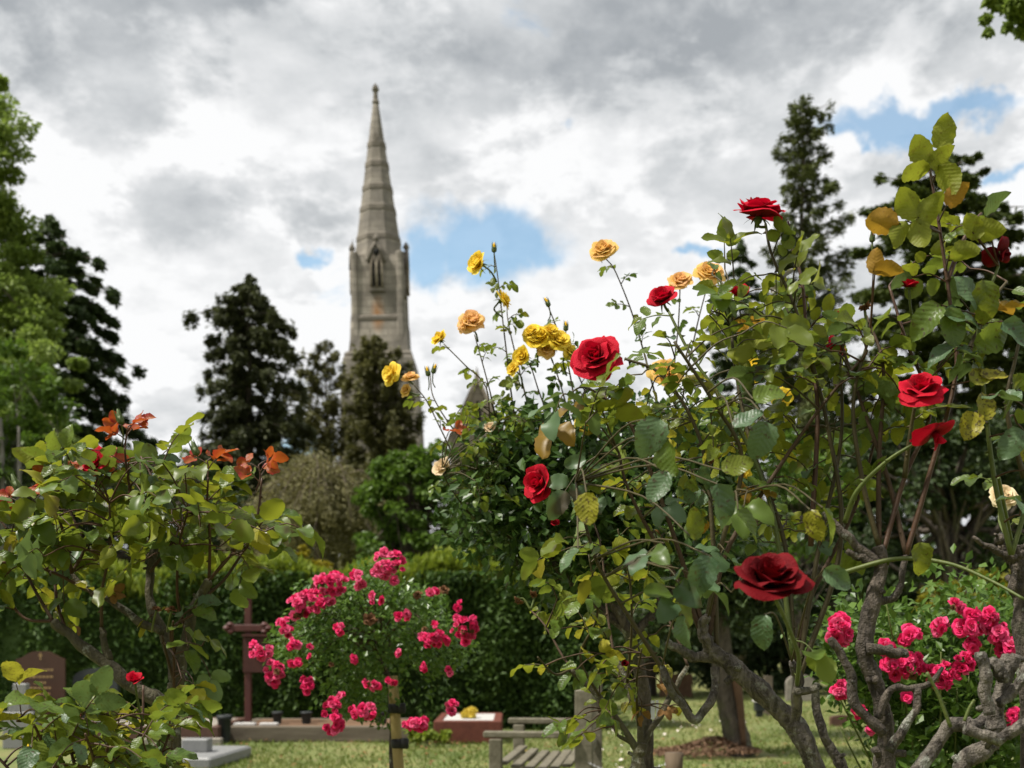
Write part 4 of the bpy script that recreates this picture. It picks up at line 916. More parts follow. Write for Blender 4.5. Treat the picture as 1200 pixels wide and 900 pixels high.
    def bud(s, px, py, D, hpx, d=(0, 0, 1), tip='red', stem_to=None):
        p = P(px, py, D); h = hpx*K(D); f = unit(d); mb = MB()
        prof = [(.10, 0), (.20, .08), (.23, .25), (.20, .5), (.12, .75), (.03, 1.0)]
        mb.lathe((0, 0, 0), prof[:4], 8, 0); mb.lathe((0, 0, 0), [(.19, .46), (.17, .6), (.10, .82), (.03, 1.0)], 8, 1)
        for i in range(5):
            a = i*1.2566; ca, sa = math.cos(a), math.sin(a); V = []
            for t_ in np.linspace(0, 1, 5):
                rr = .22+.03*math.sin(t_*3)+.12*t_*t_*(i % 2); w_ = .10*(1-t_)**.7; V += [(ca*rr-sa*w_, sa*rr+ca*w_, .1+t_*.95), (ca*rr+sa*w_, sa*rr-ca*w_, .1+t_*.95)]
            mb.add(V, [(2*i_, 2*i_+1, 2*i_+3, 2*i_+2) for i_ in range(4)], 0)
        x = unit(np.cross(f, (.2, .9, .1))); y = np.cross(f, x)
        link('bud', mb.mesh('bud', [M['calyx'], M[tip]], True, True), s.root, mat_from(p-f*h*.5, x, y, f, h))
        if stem_to is not None:
            q = np.asarray(stem_to, float); c = catmull([p-f*h*.5, (p-f*h*.5)*.6+q*.4-f*.01, q], 4); m2 = MB(); m2.tube(c, .0017, 5); link('flower_stalk', m2.mesh('flower_stalk', M['stem_green']), s.root)

def petals(kind, seed):
    r = RNG(9000+seed); out = []
    N_, op, gu, gv = {'open': (26, 100, 7, 7), 'full': (34, 96, 7, 6), 'cup': (20, 62, 7, 7), 'loose': (20, 104, 7, 7), 'pompon': (15, 92, 5, 5), 'side': (26, 104, 7, 7), 'tight': (14, 38, 6, 6), 'bowl': (24, 84, 8, 8), 'hang': (6, 150, 7, 8), 'withered': (12, 120, 5, 5)}[kind]
    for k in range(N_):
        f = k/(N_-1); az0 = k*2.39996+r.normal(0, .15)
        r0 = .035+.07*f; L_ = .62+.46*f**1.2*r.uniform(.85, 1.12); W = (.30+.62*f)*r.uniform(.85, 1.15)
        ph_b = math.radians(8+58*f); ph_t = math.radians(-26+(op+26)*f**1.35+r.normal(0, 8)*f)
        cu = math.radians(r.uniform(20, 70))*(.25+.75*f); ru = .075*r.uniform(.5, 1.6)*(.3+f); ph1, ph2 = r.uniform(0, 6, 2); notch = r.uniform(0, .10)
        if kind == 'hang': L_ *= 1.25; W *= 1.15
        if kind == 'withered': ru *= 3; L_ *= .75
        V = []; A = []
        vs = np.linspace(0, 1, gv); dv = vs[1]; rr = r0; z = 0.0
        prof = [(rr, z)]
        for v in vs[1:]:
            vm = v-dv/2; ph = ph_b*(1-vm)+ph_t*vm+cu*max(0, vm-.7)/.3*.9
            rr += L_*dv*math.sin(ph); z += L_*dv*math.cos(ph); prof.append((rr, z))
        for j, v in enumerate(vs):
            wv = W*(math.sin(math.pi*(.10+.66*v)))**.7*(1.0 if v > 0 else .55)
            for u in np.linspace(-1, 1, gu):
                ve = v*(1-.24*abs(u)**2.6); rp = float(np.interp(ve, vs, [q_[0] for q_ in prof])); zp = float(np.interp(ve, vs, [q_[1] for q_ in prof])); rp = max(.03, rp)
                eff = max(rp, .20+.12*f); ang = u*wv/eff; ang = max(-2.4, min(2.4, ang))
                edge = (abs(u)**2.2*.55+v*v*.5)
                rr2 = rp+(.10*u*(1-f)+.07*edge*f*math.sin(3.1*u+ph1))+ru*edge*math.sin(5*u+ph2+2*v)
                zz = zp-L_*(.03+notch*.6)*abs(u)**2.4*v+ru*edge*math.cos(4.2*u+ph1)-.10*f*abs(u)**2*v
                # outer petals flatten: blend the wrapped cup with a flat blade
                ca, sa = math.cos(az0+ang), math.sin(az0+ang)
                xw, yw = rr2*ca, rr2*sa
                xf, yf = rr2*math.cos(az0)-math.sin(az0)*u*wv, rr2*math.sin(az0)+math.cos(az0)*u*wv
                b = f**1.5*.55; V.append((xw*(1-b)+xf*b, yw*(1-b)+yf*b, zz)); A.append(v)
        Q = [(j*gu+i, j*gu+i+1, (j+1)*gu+i+1, (j+1)*gu+i) for j in range(gv-1) for i in range(gu-1)]
        V = np.array(V); V *= .96
        if kind == 'hang': V[:, 2] -= .25*(V[:, 0]**2+V[:, 1]**2)
        out.append((V, Q, A))
    return out
def calyx(mb, mat):
    mb.lathe((0, 0, -.30), [(.045, -.12), (.06, 0), (.14, .08), (.16, .18), (.12, .30)], 8, mat)
    for i in range(5):
        a = i*1.2566+.3; ca, sa = math.cos(a), math.sin(a); V = []
        for t_ in np.linspace(0, 1, 6):
            rr = .13+.52*t_-.1*t_*t_; zz = -.06-.10*t_-.42*t_*t_*(.4+.6*(i % 2)); w_ = .085*(1-t_)**.7+.004
            V += [(ca*rr-sa*w_, sa*rr+ca*w_, zz), (ca*rr+sa*w_, sa*rr-ca*w_, zz)]
        mb.add(V, [(2*j, 2*j+1, 2*j+3, 2*j+2) for j in range(5)], mat)
BL = {}
def bloom_mesh(kind, mat, v):
    if (kind, mat, v) not in BL:
        mb = MB(); calyx(mb, 1)
        for V, Q, A in petals(kind, v+hash_(kind)): mb.add(V, Q, 0, A)
        BL[(kind, mat, v)] = mb.mesh('bloom_%s' % mat, [M[mat], M['calyx']], True, True)
    return BL[(kind, mat, v)]
def hash_(s_): return sum(ord(c)*(i+3) for i, c in enumerate(s_))*7 % 500
def PX(pts, D, dd=None):
    """pixel polyline at depth D (or a depth per point)"""
    return [P(x, y, D if dd is None else D+dd*i/(len(pts)-1)) for i, (x, y) in enumerate(pts)]

GR = 'rose bushes of the memorial garden'
MIX = (('leaf', .58), ('leaf_olive', .32), ('leaf_blue', .12), ('leaf_yellow', .02))
MIXO = (('leaf_olive', .36), ('leaf', .46), ('leaf_blue', .14), ('leaf_yellow', .015), ('leaf_bronze', .025))
MIXY = (('leaf_olive', .44), ('leaf_yellow', .12), ('leaf', .32), ('leaf_blue', .14), ('leaf_dry', .04))

# ---- left rose bush with young copper shoots
def left_bush():
    D = 2.65; b = Bush('rose_bush', 'green rose bush with copper-red young shoots at the left', G(206, D), 101, .058, MIX, GR, tilt=.5)
    b.trunk([([G(206, D), P(206, 1000, D), P(203, 880, D), P(202, 835, D), P(205, 800, D)], .021, .016),
             (PX([(204, 830), (170, 812), (140, 792), (108, 765), (78, 742), (62, 728)], D), .016, .010),
             (PX([(204, 825), (212, 780), (218, 740), (232, 705), (245, 680)], D, -.05), .014, .009),
             (PX([(206, 800), (196, 760), (180, 715), (176, 670), (182, 640)], D, .08), .012, .008),
             (PX([(190, 740), (165, 728), (130, 705), (100, 690), (84, 672)], D, .05), .009, .006),
             (PX([(128, 775), (122, 750), (119, 735)], D), .009, .006)], 'bark_moss')
    # young copper shoots
    for p, n, sz in (([(146, 525), (148, 512), (150, 500)], 5, .034), ([(112, 570), (114, 556), (108, 545)], 4, .032), ([(243, 565), (244, 548), (243, 540)], 3, .038), ([(300, 575), (305, 560), (303, 545)], 5, .034), ([(20, 610), (24, 592), (22, 580)], 2, .034), ([(70, 572), (66, 562), (64, 555)], 2, .03), ([(8, 620), (2, 612), (-4, 606)], 2, .034), ([(128, 560), (122, 548), (118, 545)], 2, .032)):
        c = b.stem(PX(p, D-.05), .0024, .0016, 'stem_red', thorns=False)
        for i in range(n):
            a = i*2.4+.5; b.compound(c[-1-int(i*len(c)/n*.8)], (math.cos(a), math.sin(a)*.5, .55), sz, 3, (('leaf_young', 1),), droop=.15, face=(0, -.8, .6))
    up = [([(62, 728), (40, 690), (20, 650), (-12, 610)], .1), ([(78, 742), (66, 700), (64, 650), (60, 600)], .1), ([(84, 672), (76, 630), (66, 590), (78, 545)], -.1), ([(84, 672), (98, 640), (80, 590), (83, 548)], .0),
          ([(182, 640), (160, 600), (150, 560), (146, 525)], -.1), ([(182, 640), (186, 600), (178, 560), (165, 535)], .05), ([(176, 670), (205, 630), (214, 590), (190, 565)], .1), ([(245, 680), (246, 630), (243, 590), (244, 560)], -.08),
          ([(245, 680), (275, 645), (300, 610), (307, 560)], 0), ([(232, 705), (262, 680), (290, 640), (310, 625)], .05), ([(100, 690), (60, 670), (20, 660), (-15, 660)], -.12), ([(62, 728), (30, 725), (5, 700), (-25, 690)], .0),
          ([(119, 735), (120, 690), (130, 640), (128, 590)], -.15), ([(218, 740), (208, 700), (210, 640), (220, 600)], -.15), ([(212, 780), (200, 740), (226, 720)], -.1), ([(205, 800), (196, 770), (190, 745)], -.12),
          ([(203, 835), (204, 780), (202, 740), (203, 728)], -.14)]
    for i, (p, dd) in enumerate(up):
        b.stem(PX(p, D, dd), .0042, .0022, 'stem_red' if i % 3 else 'stem_brown', .055 if i < 14 else 0.12, None, None, 5, .42)
    b.fill([(0, 600), (60, 560), (130, 545), (200, 535), (250, 570), (300, 600), (325, 625), (290, 650), (250, 665), (200, 660), (140, 665), (60, 690), (0, 690)], D-.02, 84, nl=5, dd=.24, maxlen=.22)
    b.fill([(60, 560), (200, 535), (260, 560), (220, 590), (100, 600), (30, 600)], D, 9, nl=5, dd=.2, mats=(('leaf_olive', 1),))
    b.fill([(190, 770), (235, 740), (240, 770), (232, 800), (200, 810)], D-.15, 3, .05, MIXY, 3, .05)
    b.fill([(205, 790), (230, 790), (232, 830), (205, 840)], D-.15, 2, .05, (('leaf_yellow', 1),), 3, .04)
    b.fill([(60, 690), (230, 690), (240, 715), (80, 740)], D, 7, .03, (('leaf_yellow', .6), ('leaf_dry', .5)), 3, .15)
    for px, py, h, d in ((62, 530, 20, (0, 0, 1)), (56, 543, 14, (-.3, 0, 1)), (70, 540, 14, (.3, 0, 1)), (76, 545, 15, (.1, 0, 1)), (140, 488, 14, (-.3, 0, 1)), (228, 525, 14, (-.4, 0, 1)), (18, 565, 16, (-.5, 0, 1))):
        b.bud(px, py, D-.08, h*1.35, d, 'calyx', P(px+3, py+34, D-.04))
    b.bloom(109, 541, D-.06, 40, 'red', (-.5, -.8, .3), 'cup', label='red half-open bloom above the copper leaves', hero=True, stem_to=P(120, 580, D))
    for px, py, ww in ((217, 578, 16), (202, 712, 15), (184, 712, 13)): b.bloom(px, py, D-.12, ww, 'withered', (.3, -.3, .8), 'withered', 'withered_bloom', stem_to=P(px-6, py+28, D-.05))
    b.done('stem_red')
left_bush()

# ---- low rose in the bottom corner
def corner_bush():
    D = 2.15; b = Bush('rose_bush', 'low rose bush in the bottom corner with one scarlet bud', G(90, D), 102, .056, (('leaf_blue', .30), ('leaf', .5), ('leaf_olive', .25), ('leaf_yellow', .03)), GR, tilt=.4)
    b.trunk([([G(90, D), P(92, 1150, D), P(95, 1000, D), P(96, 950, D)], .016, .012)], 'bark')
    for i, p in enumerate(([(96, 960), (60, 900), (40, 850), (20, 845)], [(96, 960), (88, 900), (74, 850), (70, 842)], [(96, 960), (120, 900), (130, 850), (126, 836)], [(96, 960), (150, 900), (166, 850), (168, 803)], [(96, 960), (170, 910), (195, 870), (200, 835)], [(96, 960), (30, 920), (0, 890), (-30, 860)], [(96, 960), (110, 900), (100, 860)], [(96, 960), (150, 930), (180, 900)])):
        b.stem(PX(p, D, (-.12, .1, -.1, .05, .1, 0, -.2, -.15)[i]), .004, .002, 'stem_red', .05, None, None, 5, .45)
    b.fill([(0, 838), (60, 828), (120, 826), (190, 826), (205, 860), (208, 910), (0, 915)], D-.05, 30, nl=5, dd=.15)
    b.fill([(0, 850), (210, 850), (215, 905), (0, 905)], D+.1, 14, nl=5, dd=.1)
    b.bloom(158, 795, D-.05, 25, 'red', (.1, -.5, .8), 'tight', label='scarlet bud among grey-green leaves', stem_to=P(168, 850, D), stem_r=.0025)
    b.bud(33, 882, D-.1, 20, (0, 0, 1), 'peach', P(40, 920, D-.1))
    b.done('stem_red')
corner_bush()

# ---- pink standard rose on a stake
def clusters(b, D, items, mat, sz, seed, depth=.05, mul=1.5, spread=1.0):
    r = RNG(seed)
    for px, py, rx, ry, n in items:
        for i in range(int(n*mul+.6)):
            a = r.uniform(0, 6.28); q = math.sqrt(r.random()); x = px+rx*spread*q*math.cos(a); y = py+ry*spread*q*math.sin(a)
            d = D-depth*(1-q*q)-r.uniform(0, .02); m = mat if r.random() < .68 else ('pink' if mat == 'pink_hot' else 'pink_hot')
            if r.random() < .05: m = 'withered'
            b.bloom(x, y, d, sz*r.uniform(.5, 1.08), m, (.7*q*math.cos(a)+r.normal(0, .3), -.8, -.5*q*math.sin(a)+.35+r.normal(0, .3)), 'withered' if m == 'withered' else ('pompon' if r.random() < .8 else 'tight'))
def pink_standard():
    D = 4.6; k = K(D); b = Bush('standard_rose', 'pink standard rose with ball-shaped head tied to a pine stake', G(462, D), 103, .03, (('leaf', 1),), GR, cat='rose tree')
    r = RNG(104); cx, cz = P(432, 755, D)[0], P(432, 755, D)[2]
    b.trunk([([G(455, D+.05), P(458, 1000, D+.04), P(460, 850, D+.04), P(452, 790, D+.02), P(440, 765, D)], .012, .010)], 'bark')
    for i in range(34):
        a = r.uniform(0, 6.28); e = r.uniform(-.5, 1.3); R = np.array((118, 112, 92 if e > 0 else 70))*k*r.uniform(.6, .95)
        t_ = np.array((cx, D, cz))+np.array((math.cos(a)*math.cos(e), math.sin(a)*math.cos(e), math.sin(e)))*R
        o = P(442+r.normal(0, 4), 768, D); c = catmull([o, o*.5+t_*.5+np.array((0, 0, .10)), t_], 6); mb = MB(); mb.tube(c, np.linspace(.0045, .0018, len(c)), 5); link('stem', mb.mesh('stem', M['stem']), b.root)
    n = 9500; mb = MB()
    v = r.normal(0, 1, (n, 3)); v /= np.linalg.norm(v, axis=1)[:, None]; q = .55+.45*r.random(n)**.6
    lump = 1+.14*np.sin(v[:, 0]*7+1)*np.sin(v[:, 2]*6+2)+.10*np.sin(v[:, 1]*9+v[:, 0]*5)
    C = np.array((cx, D, cz))+v*(q*lump)[:, None]*np.where(v[:, 2:] > 0, np.array((112, 108, 90))*k, np.array((112, 100, 88))*k)
    keep = (v[:, 2] > -.35) | (np.sin(v[:, 0]*5+2)+r.normal(0, .5, n) > -.1); C = C[keep]; v = v[keep]; n = len(C)
    l = r.uniform(.016, .034, n); mb.cards(C, v*.6+r.normal(0, .7, (n, 3))-np.array((0, 0, .3)), v*.5+np.array((0, 0, .8))+r.normal(0, .5, (n, 3)), l, l*.62)
    link('foliage', mb.mesh('foliage', M['pink_leaf'], False), b.root)['kind'] = 'stuff'
    clusters(b, D-.30, [(455, 663, 18, 17, 16), (505, 694, 8, 6, 3), (386, 684, 20, 14, 12), (368, 705, 20, 14, 12), (350, 708, 10, 14, 6), (334, 735, 10, 10, 5), (304, 762, 12, 10, 7), (322, 787, 12, 15, 10), (420, 678, 8, 8, 3)], 'pink', 13.5, 105, mul=2.1, spread=1.12)
    clusters(b, D-.36, [(362, 757, 3, 3, 1), (366, 768, 4, 4, 1), (346, 776, 6, 4, 2), (360, 802, 6, 9, 4), (390, 838, 12, 18, 12), (426, 834, 14, 8, 7), (443, 801, 17, 6, 7), (485, 847, 14, 8, 8), (509, 746, 15, 13, 12), (545, 735, 14, 15, 12), (528, 786, 4, 5, 1), (530, 826, 5, 8, 3), (400, 816, 4, 4, 1), (497, 780, 5, 6, 2), (537, 708, 4, 4, 1), (440, 700, 8, 6, 2), (400, 735, 8, 6, 2), (470, 722, 8, 6, 2), (410, 770, 6, 6, 1), (470, 765, 6, 5, 1), (345, 752, 9, 9, 3)], 'pink_hot', 13, 106, mul=2.1, spread=1.15)
    for px, py, ww in ((433, 724, 22), (520, 690, 16), (490, 696, 14), (388, 778, 9)): b.bloom(px, py, D-.33, ww, 'withered', (.1, -.8, .5), 'withered', 'withered_bloom')
    # stake and ties
    t = thing('pine_stake', 'pale square pine stake holding up the pink standard rose', 'stake', G(466, D-.05)); mb = MB(); z1 = P(460, 792, D-.05)[2]
    x0, x1 = P(470, 930, D-.05)[0], P(460, 792, D-.05)[0]; pts = [np.array((x0+(x0-x1)*2.2, D-.05, -.02)), np.array((x0, D-.05, P(0, 930, D-.05)[2])), np.array((x1, D-.05, z1))]
    mb.tube(catmull(pts, 4), .021, 8); link('post', mb.mesh('post', M['stake']), t)
    for py, px in ((830, 463), (871, 466.5)):
        c = P(px, py, D-.05); mb = MB(); mb.lathe((c[0], c[1], c[2]-.018), [(.024, 0), (.027, .004), (.027, .032), (.024, .036)], 10); mb.box((c[0]+.026, c[1]-.01, c[2]), (.03, .03, .04), bev=.004); link('rubber_tie', mb.mesh('rubber_tie', M['rubber']), t)
pink_standard()

# ---- yellow standard rose
def yellow_bush():
    D = 3.55; b = Bush('rose_bush', 'tall yellow-flowered rose with dense dark small leaves', G(762, D), 111, .034, (('leaf_dark', .75), ('leaf', .3)), GR, cap=300, tilt=.5)
    b.trunk([([G(762, D+.1), P(762, 1000, D+.1), P(760, 880, D+.08), P(752, 800, D+.05), P(735, 740, D), P(710, 690, D)], .022, .017), (PX([(735, 740), (690, 700), (650, 660), (630, 610)], D), .013, .008), (PX([(740, 745), (790, 690), (810, 630), (800, 570)], D, .1), .013, .008), (PX([(710, 690), (700, 640), (690, 580)], D), .012, .007)], 'bark')
    lm = (('leaf', .6), ('leaf_olive', .3), ('leaf_dark', .2)); S = .030
    st = [([(630, 610), (605, 500), (592, 400), (584, 330), (579, 296)], .09), ([(630, 610), (590, 520), (572, 450), (556, 392)], .10), ([(630, 620), (580, 520), (570, 455), (545, 428), (520, 403)], .15), ([(620, 640), (560, 590), (520, 510), (500, 470), (484, 450)], .10),
          ([(800, 570), (770, 470), (745, 380), (722, 320), (710, 303)], .10), ([(690, 580), (665, 480), (650, 430), (640, 408)], .12), ([(690, 580), (640, 480), (622, 430), (612, 420)], .12), ([(690, 590), (690, 480), (668, 420), (658, 402)], .12), ([(690, 580), (670, 450), (658, 400), (642, 358)], .11),
          ([(800, 570), (800, 470), (815, 390), (830, 330)], .14), ([(800, 570), (790, 450), (795, 380), (797, 338)], .14), ([(800, 600), (860, 530), (900, 480), (918, 470)], .15), ([(620, 640), (560, 610), (530, 575), (518, 553)], .13), ([(620, 600), (545, 520), (510, 470), (504, 440)], .12), ([(640, 560), (610, 440), (596, 380), (594, 356)], .1)]
    for p, lv in st: b.stem(PX(p, D, RNG(len(p)+p[-1][0]).uniform(-.15, .1)), .0038, .0017, 'stem', lv*.62, S, lm, 5, .18, thorns=False)
    poly = [(520, 560), (560, 505), (600, 480), (660, 470), (740, 470), (820, 450), (880, 470), (900, 560), (880, 640), (800, 680), (720, 690), (640, 690), (580, 665), (540, 620)]
    b.fill([(525, 540), (560, 495), (620, 470), (640, 520), (600, 580), (540, 590)], D-.1, 40, .034, (('leaf', .5), ('leaf_dark', .6)), 5, .2, maxlen=.2)
    b.fill([(545, 470), (600, 460), (610, 520), (540, 530)], D-.1, 12, .032, (('leaf', .7), ('leaf_olive', .3)), 5, .12, maxlen=.2)
    b.fill(poly, D-.15, 120, .036, (('leaf_dark', .7), ('leaf', .3)), 5, .28)
    # inner leaf mass: volume of small leaves behind the picked-out ones
    r = RNG(112); mb = MB()
    for x, y in sample_poly([(535, 580), (580, 520), (640, 500), (740, 490), (860, 490), (880, 580), (860, 640), (800, 675), (640, 682), (575, 655), (530, 600)], 480, r):
        c = P(x, y, D+r.uniform(-.25, .45)); n = 26; v = r.normal(0, 1, (n, 3))*.05; l = r.uniform(.025, .045, n)
        mb.cards(c+v, v*6+r.normal(0, .5, (n, 3)), np.array((0, -.2, 1.))+r.normal(0, .5, (n, 3)), l, l*.6)
    link('foliage', mb.mesh('foliage', M['yrose_leaf'], False), b.root)['kind'] = 'stuff'
    F_ = [(558, 307, 27, 'yellow', (-.75, -.6, .2), 'cup', (582, 330)), (592, 350, 24, 'yellow', (.9, -.1, .5), 'loose', (589, 372)), (553, 374, 30, 'peach', (.1, -.7, .5), 'loose', None), (543, 380, 18, 'peach', (-.7, -.5, .2), 'cup', (560, 400)), (513, 396, 20, 'yellow', (-.7, -.5, .5), 'cup', None), (456, 437, 26, 'yellow', (-.8, -.6, .1), 'loose', (484, 450)),
          (481, 440, 18, 'peach', (0, -.5, .8), 'loose', None), (475, 457, 14, 'peach', (-.6, -.6, .2), 'cup', (492, 462)), (706, 291, 28, 'peach', (-.3, -.75, .5), 'full', None), (631, 394, 30, 'yellow', (-.1, -.8, .5), 'full', None), (655, 397, 26, 'yellow', (.2, -.8, .5), 'full', None), (611, 417, 22, 'yellow', (-.5, -.7, .1), 'cup', None), (640, 408, 22, 'peach', (0, -.9, .2), 'loose', None),
          (797, 327, 26, 'peach', (-.2, -.7, .6), 'full', None), (832, 317, 30, 'peach', (0, -.75, .6), 'full', None), (782, 436, 34, 'peach', (.1, -.8, .4), 'full', (795, 480)), (690, 494, 26, 'yellow', (.2, -.9, .2), 'loose', (692, 530)), (884, 433, 28, 'yellow', (.2, -.8, -.1), 'loose', (890, 480)), (918, 466, 22, 'yellow', (.1, -.9, -.1), 'loose', None), (517, 547, 22, 'cream', (-.5, -.7, .4), 'cup', None), (870, 556, 20, 'yellow', (.1, -.9, -.1), 'loose', (860, 590)), (622, 388, 20, 'yellow', (-.4, -.7, .5), 'full', (630, 430)), (646, 386, 18, 'yellow', (.3, -.6, .6), 'cup', (648, 425)), (668, 410, 18, 'yellow', (.5, -.7, .3), 'loose', (664, 440)), (600, 432, 16, 'yellow', (-.6, -.6, .2), 'cup', (612, 455)), (574, 500, 14, 'cream', (-.2, -.7, .5), 'cup', (585, 520))]
    for px, py, ww, m, f, kd, s_ in F_: b.bloom(px, py, D-.15, ww*1.2, m, f, kd, stem_to=None if s_ is None else P(*s_, D-.05))
    for px, py, d in ((579, 290, (0, 0, 1)), (501, 435, (-.2, 0, 1)), (509, 432, (.3, 0, 1)), (641, 354, (-.5, 0, 1)), (663, 382, (0, 0, 1))): b.bud(px, py, D-.1, 12, d, 'yellow', P(px+1, py+22, D-.05))
    b.fill([(520, 495), (560, 495), (555, 520), (522, 515)], D-.2, 2, .03, (('leaf_young', 1),), 3, .04)
    b.done()
    t = thing('plant_label', 'white plant label strip tied to the yellow rose trunk', 'label', P(765, 845, D-.02)); c = P(765, 832, D-.02); mb = MB(); mb.box((c[0], c[1], c[2]), (.012, .003, .055)); link('strip', mb.mesh('strip', M['tag'], False), t)
    mb = MB(); mb.box((c[0]+.013, c[1], c[2]+.004), (.008, .003, .05)); link('strip', mb.mesh('strip', M['tag'], False), t)
yellow_bush()

# ---- main red rose: lichened trunk leaning in from the right, long canes
def red_bush():
    D = 2.25; b = Bush('rose_bush', 'large red-flowered rose with lichened leaning limb and knotted crown', G(985, D), 121, .042, MIXO, GR, cap=280, tilt=.6)
    b.trunk([([G(985, D), P(972, 1100, D), P(962, 950, D), P(948, 885, D), P(926, 850, D), P(900, 815, D), P(872, 788, D), P(845, 772, D), P(826, 758, D)], .022, .014),
             (PX([(845, 772), (828, 752), (822, 735), (830, 722)], D, -.04), .012, .008), (PX([(836, 770), (812, 768), (796, 762), (782, 752)], D, -.02), .011, .007),
             (PX([(838, 782), (838, 806), (830, 828), (813, 843), (798, 826), (784, 806), (776, 780)], D, -.05), .009, .006),
             (PX([(930, 850), (934, 825), (936, 800), (928, 775)], D, -.08), .010, .008), (PX([(932, 812), (950, 808), (958, 806)], D-.06), .008, .006), (PX([(990, 905), (975, 878), (962, 850), (955, 815), (958, 800)], D+.05), .010, .006)], 'bark_pale')
    st = [([(826, 752), (800, 690), (762, 625), (735, 570), (725, 530)], -.05, 'stem_brown', .16), ([(809, 835), (749, 741), (703, 666), (680, 590), (675, 565)], -.1, 'stem', .11), ([(840, 765), (836, 640), (822, 520), (778, 442), (732, 420)], .05, 'stem', .09),
          ([(930, 775), (905, 600), (860, 490), (812, 420), (782, 362)], .1, 'stem_green', .09), ([(935, 800), (985, 640), (970, 500), (935, 370), (905, 300), (897, 262)], .05, 'stem', .10), ([(950, 640), (958, 480), (946, 400), (940, 330), (926, 285)], .08, 'stem_red', .10),
          ([(828, 730), (845, 640), (870, 540), (835, 470), (790, 400)], -.1, 'stem', .10), ([(930, 775), (920, 640), (880, 520), (860, 420), (858, 360)], .12, 'stem', .09), ([(935, 790), (960, 640), (985, 520), (985, 430), (982, 405)], .1, 'stem', .09),
          ([(826, 740), (780, 600), (740, 500), (712, 470), (690, 455)], -.05, 'stem_brown', .12), ([(830, 750), (850, 650), (905, 560), (960, 480), (1010, 420)], .0, 'stem_brown', .11), ([(930, 775), (950, 700), (1000, 600), (1030, 500)], .1, 'stem_brown', .14)]
    for p, dd, m, lv in st: b.stem(PX(p, D, dd), .0055, .0026, m, lv, None, None, 5, .34)
    up = [(740, 420), (800, 380), (845, 300), (925, 310), (960, 380), (1005, 340), (1015, 420), (1000, 480), (940, 490), (870, 540), (800, 530), (730, 540), (665, 480)]
    b.fill(up, D, 20, None, MIXO, 5, .25); b.fill([(820, 290), (950, 310), (960, 420), (850, 430)], D-.05, 9, .056, (('leaf_olive', .8), ('leaf', .2)), 5, .15)
    b.fill([(640, 460), (760, 470), (770, 540), (660, 540)], D-.1, 5, .055, (('leaf_bronze', .4), ('leaf_blue', .3), ('leaf_olive', .3)), 5, .1)
    # big near leaves
    for px, py, sz, m, d in ((760, 515, .075, 'leaf_blue', (-.3, -.1, -.6)), (790, 540, .07, 'leaf', (.2, 0, -.8)), (770, 575, .065, 'leaf_blue', (-.4, 0, -.7)), (845, 600, .085, 'leaf_blue', (.1, 0, -.8)), (812, 610, .06, 'leaf_olive', (-.1, 0, .9)), (880, 620, .07, 'leaf', (.4, 0, -.6)), (820, 680, .08, 'leaf_blue', (-.3, 0, -.7)), (868, 545, .06, 'leaf_olive', (.8, 0, .2)), (800, 745, .062, 'leaf_blue', (0, 0, -.9)), (893, 745, .065, 'leaf_blue', (-.1, 0, -.9)), (955, 620, .06, 'leaf_yellow', (.2, 0, -.8)), (975, 620, .07, 'leaf', (.3, 0, -.7)), (985, 680, .06, 'leaf_blue', (.8, 0, -.6)), (665, 660, .055, 'leaf_blue', (-.5, 0, -.7)), (690, 600, .06, 'leaf_yellow', (.1, 0, -.8)), (890, 520, .07, 'leaf_blue', (-.3, 0, -.8)), (905, 460, .06, 'leaf', (.8, -.1, .25)), (880, 490, .06, 'leaf_blue', (.7, 0, .4))):
        p = P(px, py, D-.45); d = unit(d); q = p-d*sz*.5; b.one_leaf(q, d, np.array((0, -.7, .7))+b.r.normal(0, .4, 3), sz*.85, m, True)
        allp = np.concatenate(b.pts); o = allp[np.argmin(np.linalg.norm(allp-q, axis=1))]; c = catmull([o, o*.4+q*.6+np.array((0, 0, .03)), q], 4); b.twigs.tube(c, np.linspace(.002, .0013, len(c)), 5, cap=False)
    b.fill([(770, 560), (860, 560), (960, 600), (940, 690), (850, 720), (780, 700)], D-.3, 7, .055, (('leaf', .4), ('leaf_blue', .35), ('leaf_olive', .25), ('leaf_yellow', .12)), 3, .12, face=(0, -.6, .7))
    b.fill([(660, 560), (760, 560), (790, 680), (760, 760), (690, 740), (640, 640)], D-.05, 9, .048, MIXY, 3, .15)
    b.fill([(800, 480), (1000, 480), (1010, 620), (900, 640), (820, 600)], D+.2, 9, .040, MIXY, 5, .15)
    b.fill([(690, 440), (860, 440), (1000, 460), (1000, 620), (880, 640), (760, 600), (690, 540)], D+.25, 46, .034, MIXO, 5, .2, maxlen=.2)
    b.fill([(840, 300), (960, 330), (1000, 420), (860, 460), (760, 430)], D+.15, 16, .036, MIXO, 5, .2, maxlen=.2)
    b.bloom(697, 417, D-.12, 62, 'red', (-.35, -.88, .32), 'open', label='large velvety crimson bloom facing the viewer', hero=True, stem_to=P(728, 420, D))
    b.bloom(890, 242, D-.02, 62, 'red', (.05, -.28, .95), 'side', label='crimson bloom seen side-on against the white sky', hero=True, stem_to=P(898, 266, D))
    b.bloom(775, 346, D-.02, 40, 'red', (-.35, -.6, .72), 'cup', label='half-open crimson bloom beside the peach roses', hero=True, stem_to=P(783, 365, D))
    b.bloom(630, 565, D-.05, 48, 'red', (-.7, -.7, .1), 'cup', label='crimson bloom nodding sideways over dark leaves', hero=True, stem_to=P(676, 590, D-.1))
    b.bloom(902, 672, D-.62, 92, 'red_dark', (.04, -.52, .85), 'bowl', label='big dark red near bloom', hero=True, stem_r=.0032)
